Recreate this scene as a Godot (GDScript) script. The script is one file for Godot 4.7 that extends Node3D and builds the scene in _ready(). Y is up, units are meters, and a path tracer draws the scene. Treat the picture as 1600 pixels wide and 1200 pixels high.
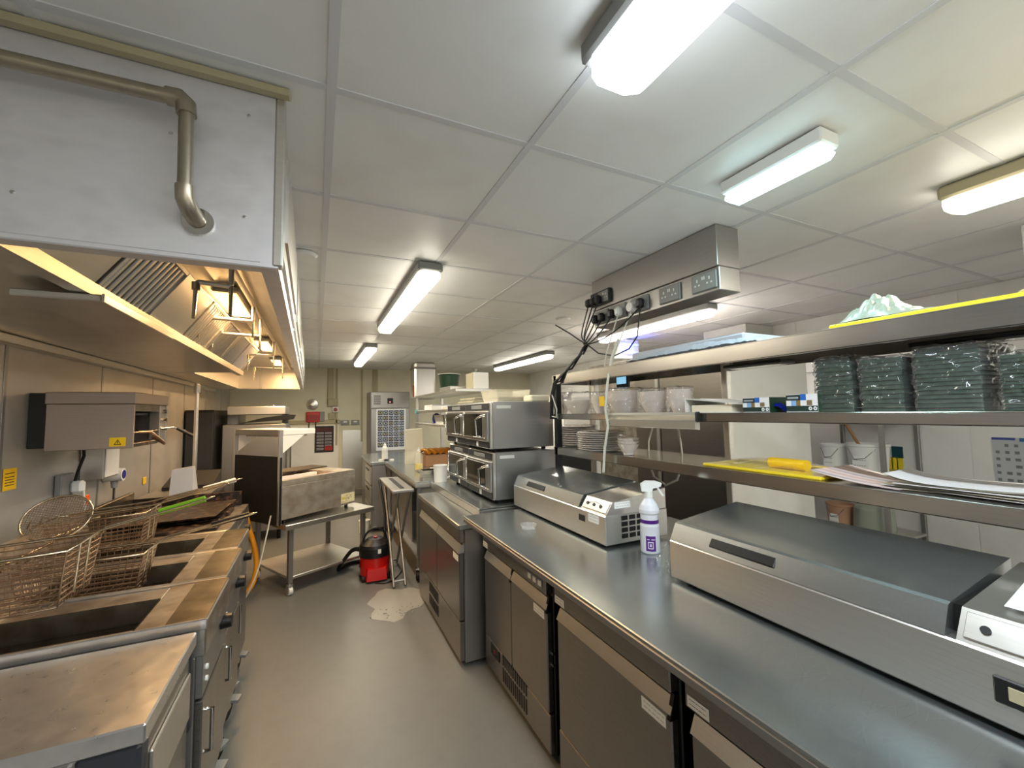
extends Node3D
# Room coordinates used below: x to the right, h above the floor, z forward (away from the camera); G.v() turns them into Godot's axes.
const CAM_H := 1.52
const CEIL := 2.396
const FOCAL := 651.46
const YAW := 0.4381
const PITCH := 0.0670
const ROLL := -0.0166
var M := {}
var taken := {}
var ax_r: Vector3
var ax_u: Vector3
var ax_f: Vector3
var rng := RandomNumberGenerator.new()
var crumple := FastNoiseLite.new()

class G:
	var st := SurfaceTool.new()
	var T := Transform3D()
	func _init() -> void:
		st.begin(Mesh.PRIMITIVE_TRIANGLES)
	func v(p: Vector3) -> Vector3:
		var q := T * p
		return Vector3(q.x, q.y, -q.z)
	func dirv(p: Vector3) -> Vector3:
		var q := T.basis * p
		return Vector3(q.x, q.y, -q.z).normalized()
	func put(p: Vector3, n: Vector3, uv: Vector2) -> void:
		st.set_normal(n)
		st.set_uv(uv)
		st.add_vertex(p)
	# flat triangle, outward side given by hint (room direction)
	func tri(a: Vector3, b: Vector3, c: Vector3, hint: Vector3, ua := Vector2.ZERO, ub := Vector2.ZERO, uc := Vector2.ZERO) -> void:
		var A := v(a)
		var B := v(b)
		var C := v(c)
		var n := (B - A).cross(C - A)
		if n.length_squared() < 1e-16:
			return
		n = n.normalized()
		if n.dot(dirv(hint)) >= 0.0:
			put(A, n, ua); put(C, n, uc); put(B, n, ub)
		else:
			n = -n
			put(A, n, ua); put(B, n, ub); put(C, n, uc)
	func quad(a: Vector3, b: Vector3, c: Vector3, d: Vector3, hint: Vector3, uvs := false) -> void:
		if uvs:
			tri(a, b, c, hint, Vector2(0, 1), Vector2(1, 1), Vector2(1, 0))
			tri(a, c, d, hint, Vector2(0, 1), Vector2(1, 0), Vector2(0, 0))
		else:
			tri(a, b, c, hint)
			tri(a, c, d, hint)
	# smooth triangle with a normal at each corner (room directions)
	func stri(a: Vector3, b: Vector3, c: Vector3, na: Vector3, nb: Vector3, nc: Vector3) -> void:
		var A := v(a)
		var B := v(b)
		var C := v(c)
		var NA := dirv(na)
		var NB := dirv(nb)
		var NC := dirv(nc)
		var g := (B - A).cross(C - A)
		if g.length_squared() < 1e-18:
			return
		if g.dot(NA + NB + NC) > 0.0:
			put(A, NA, Vector2.ZERO); put(C, NC, Vector2.ZERO); put(B, NB, Vector2.ZERO)
		else:
			put(A, NA, Vector2.ZERO); put(B, NB, Vector2.ZERO); put(C, NC, Vector2.ZERO)
	# box between two corners, edges chamfered by bev
	func box(x0: float, x1: float, h0: float, h1: float, z0: float, z1: float, bev := 0.0) -> G:
		var c := Vector3((x0 + x1) / 2, (h0 + h1) / 2, (z0 + z1) / 2)
		var e := Vector3(absf(x1 - x0) / 2, absf(h1 - h0) / 2, absf(z1 - z0) / 2)
		var b := minf(bev, minf(e.x, minf(e.y, e.z)) * 0.9)
		var P := func(ax: int, sx: int, sy: int, sz: int) -> Vector3:
			var k := e - Vector3(b, b, b)
			k[ax] = e[ax]
			return c + Vector3(k.x * sx, k.y * sy, k.z * sz)
		for s in [-1, 1]:
			quad(P.call(0, s, -1, -1), P.call(0, s, 1, -1), P.call(0, s, 1, 1), P.call(0, s, -1, 1), Vector3(s, 0, 0))
			quad(P.call(1, -1, s, -1), P.call(1, 1, s, -1), P.call(1, 1, s, 1), P.call(1, -1, s, 1), Vector3(0, s, 0))
			quad(P.call(2, -1, -1, s), P.call(2, 1, -1, s), P.call(2, 1, 1, s), P.call(2, -1, 1, s), Vector3(0, 0, s))
		if b > 0.0:
			for s in [-1, 1]:
				for t in [-1, 1]:
					quad(P.call(0, s, t, -1), P.call(0, s, t, 1), P.call(1, s, t, 1), P.call(1, s, t, -1), Vector3(s, t, 0))
					quad(P.call(0, s, -1, t), P.call(0, s, 1, t), P.call(2, s, 1, t), P.call(2, s, -1, t), Vector3(s, 0, t))
					quad(P.call(1, -1, s, t), P.call(1, 1, s, t), P.call(2, 1, s, t), P.call(2, -1, s, t), Vector3(0, s, t))
					for u in [-1, 1]:
						tri(P.call(0, s, t, u), P.call(1, s, t, u), P.call(2, s, t, u), Vector3(s, t, u))
		return self
	# any six-sided solid: four corners below, four above in the same order
	func hexa(p: Array) -> G:
		var c := Vector3.ZERO
		for q in p:
			c += q / 8.0
		for f in [[0, 1, 2, 3], [4, 5, 6, 7], [0, 1, 5, 4], [1, 2, 6, 5], [2, 3, 7, 6], [3, 0, 4, 7]]:
			var m: Vector3 = (p[f[0]] + p[f[1]] + p[f[2]] + p[f[3]]) / 4.0
			quad(p[f[0]], p[f[1]], p[f[2]], p[f[3]], m - c)
		return self
	# polygon pushed along an axis: axis 0 -> points are (z, h), axis 1 -> (x, z), axis 2 -> (x, h)
	func ext(pts: Array, axis: int, from: float, to: float) -> G:
		var at := func(p: Vector2, d: float) -> Vector3:
			return Vector3(d, p.y, p.x) if axis == 0 else (Vector3(p.x, d, p.y) if axis == 1 else Vector3(p.x, p.y, d))
		var poly := PackedVector2Array(pts)
		var area := 0.0
		for i in poly.size():
			area += poly[i].cross(poly[(i + 1) % poly.size()])
		var idx := Geometry2D.triangulate_polygon(poly)
		for d in [from, to]:
			var hint: Vector3 = at.call(Vector2.ZERO, d) - at.call(Vector2.ZERO, from + to - d)
			for i in range(0, idx.size(), 3):
				tri(at.call(poly[idx[i]], d), at.call(poly[idx[i + 1]], d), at.call(poly[idx[i + 2]], d), hint)
		for i in poly.size():
			var a := poly[i]
			var b := poly[(i + 1) % poly.size()]
			var n := (b - a).orthogonal() * (-1.0 if area < 0.0 else 1.0)
			quad(at.call(a, from), at.call(b, from), at.call(b, to), at.call(a, to), at.call(n, 0.0))
		return self
	func ring(c: Vector3, u: Vector3, w: Vector3, r: float, seg: int) -> Array:
		var o := []
		for i in seg:
			var t := TAU * i / seg
			o.append(c + (u * cos(t) + w * sin(t)) * r)
		return o
	func cyl(a: Vector3, b: Vector3, r0: float, r1 := -1.0, seg := 16, caps := true) -> G:
		if r1 < 0.0:
			r1 = r0
		var d := (b - a).normalized()
		var u := d.cross(Vector3.UP if absf(d.y) < 0.9 else Vector3.RIGHT).normalized()
		var w := d.cross(u)
		var A := ring(a, u, w, r0, seg)
		var B := ring(b, u, w, r1, seg)
		for i in seg:
			var j := (i + 1) % seg
			var t0 := TAU * i / seg
			var t1 := TAU * (i + 1) / seg
			var n0 := u * cos(t0) + w * sin(t0)
			var n1 := u * cos(t1) + w * sin(t1)
			stri(A[i], A[j], B[j], n0, n1, n1)
			stri(A[i], B[j], B[i], n0, n1, n0)
			if caps:
				tri(a, A[i], A[j], -d)
				tri(b, B[i], B[j], d)
		return self
	func tube(pts: Array, r: float, seg := 8, closed := false) -> G:
		var n := pts.size()
		var rings := []
		var norms := []
		var u := Vector3.ZERO
		for i in n:
			var p: Vector3 = pts[i]
			var q: Vector3 = pts[(i + 1) % n] if closed or i < n - 1 else p
			var o: Vector3 = pts[(i - 1 + n) % n] if closed or i > 0 else p
			var d := (q - o).normalized()
			if i == 0:
				u = d.cross(Vector3.UP if absf(d.y) < 0.9 else Vector3.RIGHT).normalized()
			else:
				u = (u - d * u.dot(d)).normalized()
			var w := d.cross(u)
			rings.append(ring(p, u, w, r, seg))
			norms.append([u, w])
		for i in (n if closed else n - 1):
			var k := (i + 1) % n
			for s in seg:
				var s1 := (s + 1) % seg
				var t0 := TAU * s / seg
				var t1 := TAU * (s + 1) / seg
				var a0: Vector3 = norms[i][0] * cos(t0) + norms[i][1] * sin(t0)
				var a1: Vector3 = norms[i][0] * cos(t1) + norms[i][1] * sin(t1)
				var b0: Vector3 = norms[k][0] * cos(t0) + norms[k][1] * sin(t0)
				var b1: Vector3 = norms[k][0] * cos(t1) + norms[k][1] * sin(t1)
				stri(rings[i][s], rings[i][s1], rings[k][s1], a0, a1, b1)
				stri(rings[i][s], rings[k][s1], rings[k][s], a0, b1, b0)
		if not closed:
			for s in seg:
				tri(pts[0], rings[0][s], rings[0][(s + 1) % seg], pts[0] - pts[1])
				tri(pts[n - 1], rings[n - 1][s], rings[n - 1][(s + 1) % seg], pts[n - 1] - pts[n - 2])
		return self
	# turned shape: profile of (radius, height) above c, up the axis
	func lathe(c: Vector3, prof: Array, seg := 24, axis := Vector3.UP, squash := 1.0) -> G:
		var u := axis.cross(Vector3.UP if absf(axis.y) < 0.9 else Vector3.RIGHT).normalized()
		var w := axis.cross(u) * squash
		for k in prof.size() - 1:
			var p: Vector2 = prof[k]
			var q: Vector2 = prof[k + 1]
			var e := q - p
			var nr := e.y
			var nh := -e.x
			for i in seg:
				var t0 := TAU * i / seg
				var t1 := TAU * (i + 1) / seg
				var d0 := u * cos(t0) + w * sin(t0)
				var d1 := u * cos(t1) + w * sin(t1)
				var a := c + d0 * p.x + axis * p.y
				var b := c + d1 * p.x + axis * p.y
				var cc := c + d1 * q.x + axis * q.y
				var d := c + d0 * q.x + axis * q.y
				var n0 := d0 * nr + axis * nh
				var n1 := d1 * nr + axis * nh
				stri(a, b, cc, n0, n1, n1)
				stri(a, cc, d, n0, n1, n0)
		return self
	# smooth surface f(u, v) over a grid
	func sheet(f: Callable, nu: int, nv: int) -> G:
		var P := []
		for i in nu + 1:
			var row := []
			for j in nv + 1:
				row.append(f.call(float(i) / nu, float(j) / nv))
			P.append(row)
		var N := []
		for i in nu + 1:
			var row := []
			for j in nv + 1:
				var du: Vector3 = P[mini(i + 1, nu)][j] - P[maxi(i - 1, 0)][j]
				var dv: Vector3 = P[i][mini(j + 1, nv)] - P[i][maxi(j - 1, 0)]
				row.append(du.cross(dv).normalized())
			N.append(row)
		for i in nu:
			for j in nv:
				stri(P[i][j], P[i + 1][j], P[i + 1][j + 1], N[i][j], N[i + 1][j], N[i + 1][j + 1])
				stri(P[i][j], P[i + 1][j + 1], P[i][j + 1], N[i][j], N[i + 1][j + 1], N[i][j + 1])
		return self
	func done() -> ArrayMesh:
		return st.commit()

# ---- pixels of the 1600 x 1200 photograph to points on a known plane ----
func ray(px: float, py: float) -> Vector3:
	return ax_f + ax_r * ((px - 800.0) / FOCAL) - ax_u * ((py - 600.0) / FOCAL)
func onx(px: float, py: float, x: float) -> Vector3:
	var d := ray(px, py)
	return d * (x / d.x) + Vector3(0, CAM_H, 0)
func ony(px: float, py: float, h: float) -> Vector3:
	var d := ray(px, py)
	return d * ((h - CAM_H) / d.y) + Vector3(0, CAM_H, 0)
func onz(px: float, py: float, z: float) -> Vector3:
	var d := ray(px, py)
	return d * (z / d.z) + Vector3(0, CAM_H, 0)

# ---- naming, things and parts ----
func numbered(called: String) -> String:
	var n: int = taken.get(called, 0)
	taken[called] = n + 1
	return called if n == 0 else "%s_%03d" % [called, n]
func tag(o: Node, label: String, category: String, group := "", kind := "") -> Node:
	o.set_meta("label", label)
	if category:
		o.set_meta("category", category)
	if group:
		o.set_meta("group", group)
	if kind:
		o.set_meta("kind", kind)
	return o
func thing(called: String, label: String, category: String, at := Vector3.ZERO, turn := 0.0, group := "") -> Node3D:
	var o := Node3D.new()
	o.name = numbered(called)
	add_child(o)
	o.position = Vector3(at.x, at.y, -at.z)
	o.rotation_degrees.y = turn
	tag(o, label, category, group)
	return o
# a part; local = true when it was shaped about the thing's own base, else in room coordinates
func part(called: String, g: G, m: Material, parent: Node3D, local := false) -> MeshInstance3D:
	var o := MeshInstance3D.new()
	o.name = called
	o.mesh = g.done()
	o.material_override = m
	parent.add_child(o, true)
	if not local and not parent is MeshInstance3D and parent != self:
		o.transform = parent.transform.affine_inverse()
	return o
func solo(called: String, g: G, m: Material, label: String, category: String, group := "", kind := "") -> MeshInstance3D:
	var o := MeshInstance3D.new()
	o.name = numbered(called)
	o.mesh = g.done()
	o.material_override = m
	add_child(o)
	tag(o, label, category, group, kind)
	return o
func struct(called: String, g: G, m: Material, label := "", parent: Node3D = self) -> MeshInstance3D:
	var o := MeshInstance3D.new()
	o.name = numbered(called) if parent == self else called
	o.mesh = g.done()
	o.material_override = m
	parent.add_child(o, true)
	if parent == self:
		o.set_meta("kind", "structure")
		if label:
			o.set_meta("label", label)
	return o
func copy(o: Node3D, at: Vector3, turn := 0.0, label := "", group := "") -> Node3D:
	var c := o.duplicate()
	c.name = numbered(String(o.name).rstrip("0123456789").trim_suffix("_"))
	add_child(c)
	c.position = Vector3(at.x, at.y, -at.z)
	c.rotation_degrees.y = turn
	if label:
		c.set_meta("label", label)
	if group:
		c.set_meta("group", group)
	return c
# points of a smooth curve through the given ones
func spline(pts: Array, n := 6) -> Array:
	var out := []
	for i in pts.size() - 1:
		var a: Vector3 = pts[maxi(i - 1, 0)]
		var b: Vector3 = pts[i]
		var c: Vector3 = pts[i + 1]
		var d: Vector3 = pts[mini(i + 2, pts.size() - 1)]
		for k in n:
			out.append(b.cubic_interpolate(c, a, d, float(k) / n))
	out.append(pts[-1])
	return out
func crinkle(p: Vector3, f := 45.0) -> float:
	return crumple.get_noise_3dv(p * f)
func g() -> G:
	return G.new()

# ---- materials ----
func noise_tex(freq: float, seed_: int, octaves := 4, ramp := [], size := 512, as_normal := false) -> NoiseTexture2D:
	var n := FastNoiseLite.new()
	n.noise_type = FastNoiseLite.TYPE_SIMPLEX
	n.frequency = freq
	n.seed = seed_
	n.fractal_octaves = octaves
	var t := NoiseTexture2D.new()
	t.width = size
	t.height = size
	t.seamless = true
	t.noise = n
	if as_normal:
		t.as_normal_map = true
		t.bump_strength = 2.0
	if ramp:
		var gr := Gradient.new()
		gr.offsets = PackedFloat32Array(ramp.map(func(r): return r[0]))
		gr.colors = PackedColorArray(ramp.map(func(r): return r[1]))
		t.color_ramp = gr
	return t
func mat(col: Color, rough := 0.6, metal := 0.0) -> StandardMaterial3D:
	var m := StandardMaterial3D.new()
	m.albedo_color = col
	m.roughness = rough
	m.metallic = metal
	return m
func tri_map(m: StandardMaterial3D, scale: Vector3) -> StandardMaterial3D:
	m.uv1_triplanar = true
	m.uv1_world_triplanar = true
	m.uv1_scale = scale
	return m
func steel(col: Color, rough: float, streak: Vector3, tone: NoiseTexture2D = null, metal := 1.0) -> StandardMaterial3D:
	var m := mat(col, rough, metal)
	m.roughness_texture = M.t_brush
	m.roughness_texture_channel = BaseMaterial3D.TEXTURE_CHANNEL_GRAYSCALE
	if tone:
		m.albedo_texture = tone
	return tri_map(m, streak)
func glow(col: Color, energy: float) -> StandardMaterial3D:
	var m := mat(Color(0.9, 0.9, 0.9), 0.5)
	m.emission_enabled = true
	m.emission = col
	m.emission_energy_multiplier = energy
	return m
func film(col: Color, alpha: float, rough := 0.12) -> StandardMaterial3D:
	var m := mat(Color(col.r, col.g, col.b, alpha), rough)
	m.transparency = BaseMaterial3D.TRANSPARENCY_ALPHA
	return m
func printed(im: Image) -> StandardMaterial3D:
	var m := mat(Color.WHITE, 0.6)
	m.albedo_texture = ImageTexture.create_from_image(im)
	return m
# flat printed rectangle, thickness t, corners a (lower left), b (lower right), c (upper right), d (upper left); n points to the reader
func sign_face(called: String, a: Vector3, b: Vector3, c: Vector3, d: Vector3, n: Vector3, m: Material, parent: Node3D) -> MeshInstance3D:
	var k := g()
	var o := n.normalized() * 0.0015
	k.quad(a + o, b + o, c + o, d + o, n, true)
	k.quad(a, b, b + o, a + o, a - d)
	k.quad(d, c, c + o, d + o, d - a)
	k.quad(a, d, d + o, a + o, a - b)
	k.quad(b, c, c + o, b + o, b - a)
	return part(called, k, m, parent)

func area_lamp(called: String, at: Vector3, size: Vector2, col: Color, energy: float, parent: Node3D) -> void:
	var l := AreaLight3D.new()
	l.name = called
	l.area_size = size
	l.light_color = col
	l.light_energy = energy
	l.area_range = 14.0
	l.shadow_enabled = true
	parent.add_child(l, true)
	l.global_transform = Transform3D(Basis(Vector3.RIGHT, -PI / 2), Vector3(at.x, at.y, -at.z))

func _ready() -> void:
	rng.seed = 7
	crumple.seed = 5
	crumple.frequency = 1.0
	crumple.fractal_octaves = 2
	# --- camera ---
	var cy := cos(YAW)
	var sy := sin(YAW)
	var cp := cos(PITCH)
	var sp := sin(PITCH)
	var r0 := Vector3(cy, 0, -sy)
	var u0 := Vector3(-sy * sp, cp, -cy * sp)
	ax_f = Vector3(sy * cp, sp, cy * cp)
	ax_r = r0 * cos(ROLL) + u0 * sin(ROLL)
	ax_u = u0 * cos(ROLL) - r0 * sin(ROLL)
	var cam := Camera3D.new()
	cam.name = "camera"
	add_child(cam)
	var flip := func(p: Vector3) -> Vector3: return Vector3(p.x, p.y, -p.z)
	cam.transform = Transform3D(Basis(flip.call(ax_r), flip.call(ax_u), -flip.call(ax_f)), Vector3(0, CAM_H, 0))
	cam.fov = rad_to_deg(2.0 * atan(600.0 / FOCAL))
	cam.near = 0.05
	cam.far = 60.0
	cam.current = true
	# --- surroundings: a closed room, so the sky only shows behind walls ---
	var we := WorldEnvironment.new()
	we.name = "environment"
	var env := Environment.new()
	env.background_mode = Environment.BG_COLOR
	env.background_color = Color(0.05, 0.05, 0.05)
	env.tonemap_mode = Environment.TONE_MAPPER_LINEAR
	env.tonemap_exposure = 1.22
	env.sdfgi_enabled = true
	env.ssao_enabled = true
	env.ssil_enabled = true
	we.environment = env
	add_child(we)
	materials()
	lamps()
	room()
	hood()
	left_line()
	far_left()
	right_counter()
	gantry()
	shelf_goods()
	microwaves()
	far_side()
	right_side()

func materials() -> void:
	M.t_brush = noise_tex(0.02, 3, 5, [[0.0, Color(0.9, 0.9, 0.9)], [1.0, Color(1, 1, 1)]])
	M.t_grime = noise_tex(0.012, 11, 5, [[0.0, Color(0.8, 0.76, 0.71)], [0.5, Color(0.94, 0.92, 0.9)], [0.75, Color(1, 1, 1)], [1.0, Color(1, 1, 1)]])
	M.t_burn = noise_tex(0.02, 21, 5, [[0.0, Color(0.04, 0.03, 0.025)], [0.5, Color(0.13, 0.09, 0.07)], [0.75, Color(0.36, 0.27, 0.21)], [1.0, Color(0.62, 0.5, 0.4)]])
	M.t_smear = noise_tex(0.01, 31, 4, [[0.0, Color(0.94, 0.94, 0.94)], [0.5, Color(1, 1, 1)], [1.0, Color(0.96, 0.97, 0.97)]])
	M.t_speck = noise_tex(0.25, 41, 2, [[0.0, Color(0.8, 0.79, 0.77)], [0.5, Color(0.95, 0.95, 0.94)], [1.0, Color(1, 1, 1)]])
	M.t_dirt = noise_tex(0.008, 51, 5, [[0.0, Color(0.965, 0.96, 0.95)], [0.45, Color(0.99, 0.99, 0.985)], [1.0, Color(1, 1, 1)]])
	M.t_dent = noise_tex(0.008, 61, 2, [], 512, true)
	M.t_scratch = scratches()
	M.t_crease = noise_tex(0.03, 71, 4, [], 512, true)
	var even := Vector3(1.5, 1.5, 1.5)
	M.steel = steel(Color(0.85, 0.835, 0.81), 0.35, Vector3(0.5, 40, 0.5), M.t_smear, 0.96)
	M.steel_warm = steel(Color(0.66, 0.6, 0.56), 0.4, Vector3(0.5, 40, 0.5), M.t_smear, 0.75)
	M.pipe = steel(Color(0.66, 0.62, 0.55), 0.34, Vector3(3, 3, 3), M.t_smear, 0.9)
	M.hood_mirror = mat(Color(0.84, 0.83, 0.81), 0.16, 1.0)
	M.steel_dark = steel(Color(0.64, 0.63, 0.62), 0.42, Vector3(0.5, 40, 0.5), M.t_smear, 0.88)
	M.steel_top = steel(Color(0.82, 0.84, 0.845), 0.27, Vector3(1.3, 1.3, 1.3), null, 0.95)
	M.steel_top.albedo_texture = M.t_scratch
	M.steel_dull = steel(Color(0.7, 0.68, 0.64), 0.45, Vector3(1.2, 1.2, 1.2), M.t_grime, 0.6)
	M.shelf = steel(Color(0.74, 0.725, 0.7), 0.17, Vector3(0.5, 40, 0.5), M.t_smear, 0.95)
	M.alu = mat(Color(0.74, 0.73, 0.7), 0.36, 0.8)
	M.steel_door = steel(Color(0.57, 0.55, 0.525), 0.3, Vector3(0.5, 30, 0.5), M.t_smear, 0.9)
	M.steel_wall = steel(Color(0.72, 0.7, 0.67), 0.42, Vector3(0.3, 0.6, 0.3), M.t_smear, 0.4)
	M.steel_hood = steel(Color(0.87, 0.86, 0.87), 0.48, Vector3(0.8, 1.6, 0.8), M.t_smear, 0.6)
	M.steel_grease_reflection = steel(Color(0.46, 0.43, 0.37), 0.36, Vector3(1.2, 1.2, 1.2), M.t_grime, 0.9)  # greasy steel; on the fryer shelves its dark tone paints in a reflection
	M.steel_fryer = steel(Color(0.74, 0.72, 0.69), 0.34, Vector3(1.0, 2.0, 1.0), M.t_grime, 0.88)
	M.steel_film = steel(Color(0.86, 0.845, 0.83), 0.3, Vector3(1.4, 1.4, 1.4), M.t_smear, 0.9)
	M.steel_film.normal_enabled = true
	M.steel_film.normal_texture = M.t_dent
	M.steel_film.normal_scale = 0.6
	M.chrome = mat(Color(0.82, 0.81, 0.79), 0.14, 1.0)
	M.wire = steel(Color(0.66, 0.57, 0.48), 0.36, even, M.t_grime, 0.9)
	M.wire_bright = mat(Color(0.78, 0.72, 0.62), 0.22, 1.0)
	M.burnt = tri_map(mat(Color(0.9, 0.86, 0.83), 0.42), Vector3(1.3, 1.3, 1.3))
	M.burnt.albedo_texture = M.t_burn
	M.oil = mat(Color(0.07, 0.045, 0.025), 0.08)
	M.black = mat(Color(0.035, 0.035, 0.037), 0.42)
	M.black_rough = tri_map(mat(Color(0.1, 0.095, 0.09), 0.75), even)
	M.black_rough.albedo_texture = M.t_grime
	M.rubber = mat(Color(0.06, 0.06, 0.06), 0.7)
	M.charcoal = mat(Color(0.16, 0.17, 0.19), 0.45)
	M.white = mat(Color(0.88, 0.87, 0.84), 0.45)
	M.white_plastic = mat(Color(0.9, 0.9, 0.88), 0.35)
	M.cream = tri_map(mat(Color(0.83, 0.81, 0.72), 0.55), Vector3(0.6, 0.6, 0.6))
	M.cream.albedo_texture = M.t_dirt
	M.wall_white = tri_map(mat(Color(0.9, 0.895, 0.875), 0.5), Vector3(0.6, 0.6, 0.6))
	M.wall_white.albedo_texture = M.t_dirt
	M.wall_grey = tri_map(mat(Color(0.82, 0.815, 0.79), 0.5), Vector3(0.6, 0.6, 0.6))
	M.wall_grey.albedo_texture = M.t_dirt
	M.tile = tri_map(mat(Color(0.91, 0.91, 0.905), 0.42), Vector3(0.5, 0.5, 0.5))
	M.tile.albedo_texture = M.t_dirt
	M.grid = mat(Color(0.82, 0.82, 0.825), 0.5)
	M.floor = tri_map(mat(Color(0.45, 0.446, 0.436), 0.42), Vector3(2.0, 2.0, 2.0))
	M.floor.albedo_texture = M.t_speck
	M.floor.detail_enabled = true
	M.floor.detail_blend_mode = BaseMaterial3D.BLEND_MODE_MUL
	M.floor.detail_albedo = M.t_dirt
	M.trim = mat(Color(0.66, 0.62, 0.5), 0.5)
	M.grey_skirt = mat(Color(0.42, 0.42, 0.4), 0.5)
	M.grey_plastic = mat(Color(0.5, 0.5, 0.49), 0.4)
	M.red = mat(Color(0.72, 0.06, 0.045), 0.25)
	M.red_dark = mat(Color(0.55, 0.05, 0.05), 0.4)
	M.yellow = mat(Color(0.93, 0.76, 0.08), 0.5)
	M.yellow_board = mat(Color(0.9, 0.8, 0.16), 0.45)
	M.orange = mat(Color(0.93, 0.36, 0.08), 0.5)
	M.green = mat(Color(0.1, 0.24, 0.14), 0.45)
	M.green_tub = mat(Color(0.075, 0.19, 0.115), 0.4)
	M.green_pen = mat(Color(0.45, 0.68, 0.1), 0.5)
	M.blue = mat(Color(0.03, 0.1, 0.5), 0.4)
	M.teal = mat(Color(0.02, 0.25, 0.28), 0.5)
	M.cyan = mat(Color(0.3, 0.68, 0.7), 0.5)
	M.gold = mat(Color(0.75, 0.48, 0.12), 0.25, 0.8)
	M.paper = mat(Color(0.9, 0.9, 0.9), 0.7)
	M.paper_cream = mat(Color(0.88, 0.85, 0.76), 0.7)
	M.paper_pink = tri_map(mat(Color(0.93, 0.84, 0.8), 0.7), Vector3(9, 9, 9))
	M.card = mat(Color(0.6, 0.44, 0.3), 0.8)
	M.bowl = mat(Color(0.86, 0.82, 0.78), 0.3)
	M.wrap = film(Color(0.95, 0.95, 0.97), 0.04, 0.07)
	M.wrap.normal_enabled = false
	M.bag_white = mat(Color(0.6, 0.63, 0.57), 0.3)
	M.bag_blue = mat(Color(0.7, 0.72, 0.76), 0.3)
	M.glass = film(Color(0.9, 0.92, 0.92), 0.12, 0.05)
	M.dark_glass = mat(Color(0.09, 0.09, 0.085), 0.08)
	M.tub_clear = film(Color(0.93, 0.9, 0.8), 0.28, 0.2)
	M.food = tri_map(mat(Color(0.85, 0.55, 0.2), 0.7), Vector3(20, 20, 20))
	M.food.albedo_texture = M.t_burn
	M.purple = mat(Color(0.33, 0.1, 0.5), 0.4)
	M.bottle = mat(Color(0.88, 0.88, 0.9), 0.3)
	M.beige = mat(Color(0.72, 0.56, 0.45), 0.5)
	M.cable_white = mat(Color(0.82, 0.81, 0.76), 0.5)
	M.hose_yellow = mat(Color(0.85, 0.56, 0.05), 0.4)
	M.spill = tri_map(mat(Color(0.57, 0.56, 0.53), 0.35), Vector3(2, 2, 2))

func scratches() -> ImageTexture:
	var im := Image.create(1024, 1024, false, Image.FORMAT_RGB8)
	im.fill(Color(0.9, 0.9, 0.9))
	for k in 1500:
		var x := rng.randf() * 1024.0
		var y := rng.randf() * 1024.0
		var a := rng.randf_range(-0.5, 0.5) if k % 3 else rng.randf() * TAU
		var tone := rng.randf_range(0.82, 1.0)
		for i in rng.randi_range(15, 110):
			im.set_pixel(posmod(int(x), 1024), posmod(int(y), 1024), Color(tone, tone, tone))
			x += cos(a)
			y += sin(a)
			a += rng.randf_range(-0.012, 0.012)
	return ImageTexture.create_from_image(im)

# ---- ceiling light fittings ----
func strip_light(called: String, label: String, x: float, z0: float, z1: float, w: float, col: Color, power: float, shown: float, clear := false) -> void:
	var t := thing(called, label, "ceiling light", Vector3(x, CEIL - 0.106, (z0 + z1) / 2), 0.0, "ceiling strip lights")
	part("housing", g().box(x - w * 0.5 - 0.008, x + w * 0.5 + 0.008, CEIL - 0.056, CEIL - 0.0005, z0 - 0.006, z1 + 0.006, 0.01), M.grey_plastic if not clear else M.trim, t)
	var d := g()
	var prof := [Vector2(x - w / 2, CEIL - 0.057), Vector2(x - w / 2, CEIL - 0.084), Vector2(x - w * 0.36, CEIL - 0.106), Vector2(x + w * 0.36, CEIL - 0.106), Vector2(x + w / 2, CEIL - 0.084), Vector2(x + w / 2, CEIL - 0.057)]
	d.ext(prof, 2, z0 + 0.035, z1 - 0.035)
	for e in [[z0, z0 + 0.035], [z1, z1 - 0.035]]:
		var outer := []
		for p in prof:
			outer.append(Vector3(x + (p.x - x) * 0.7, CEIL - 0.057 + (p.y - CEIL + 0.057) * 0.7, e[0]))
		for i in prof.size() - 1:
			d.quad(outer[i], outer[i + 1], Vector3(prof[i + 1].x, prof[i + 1].y, e[1]), Vector3(prof[i].x, prof[i].y, e[1]), outer[i] - Vector3(x, CEIL, (z0 + z1) / 2))
		d.quad(outer[0], outer[1], outer[4], outer[5], Vector3(0, 0, e[0] - e[1]))
		d.quad(outer[1], outer[2], outer[3], outer[4], Vector3(0, 0, e[0] - e[1]))
	part("diffuser", d, glow(col, shown), t)
	area_lamp(called + "_lamp", Vector3(x, CEIL - 0.112, (z0 + z1) / 2), Vector2(w * 0.8, z1 - z0 - 0.05), col, power, t)

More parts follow.
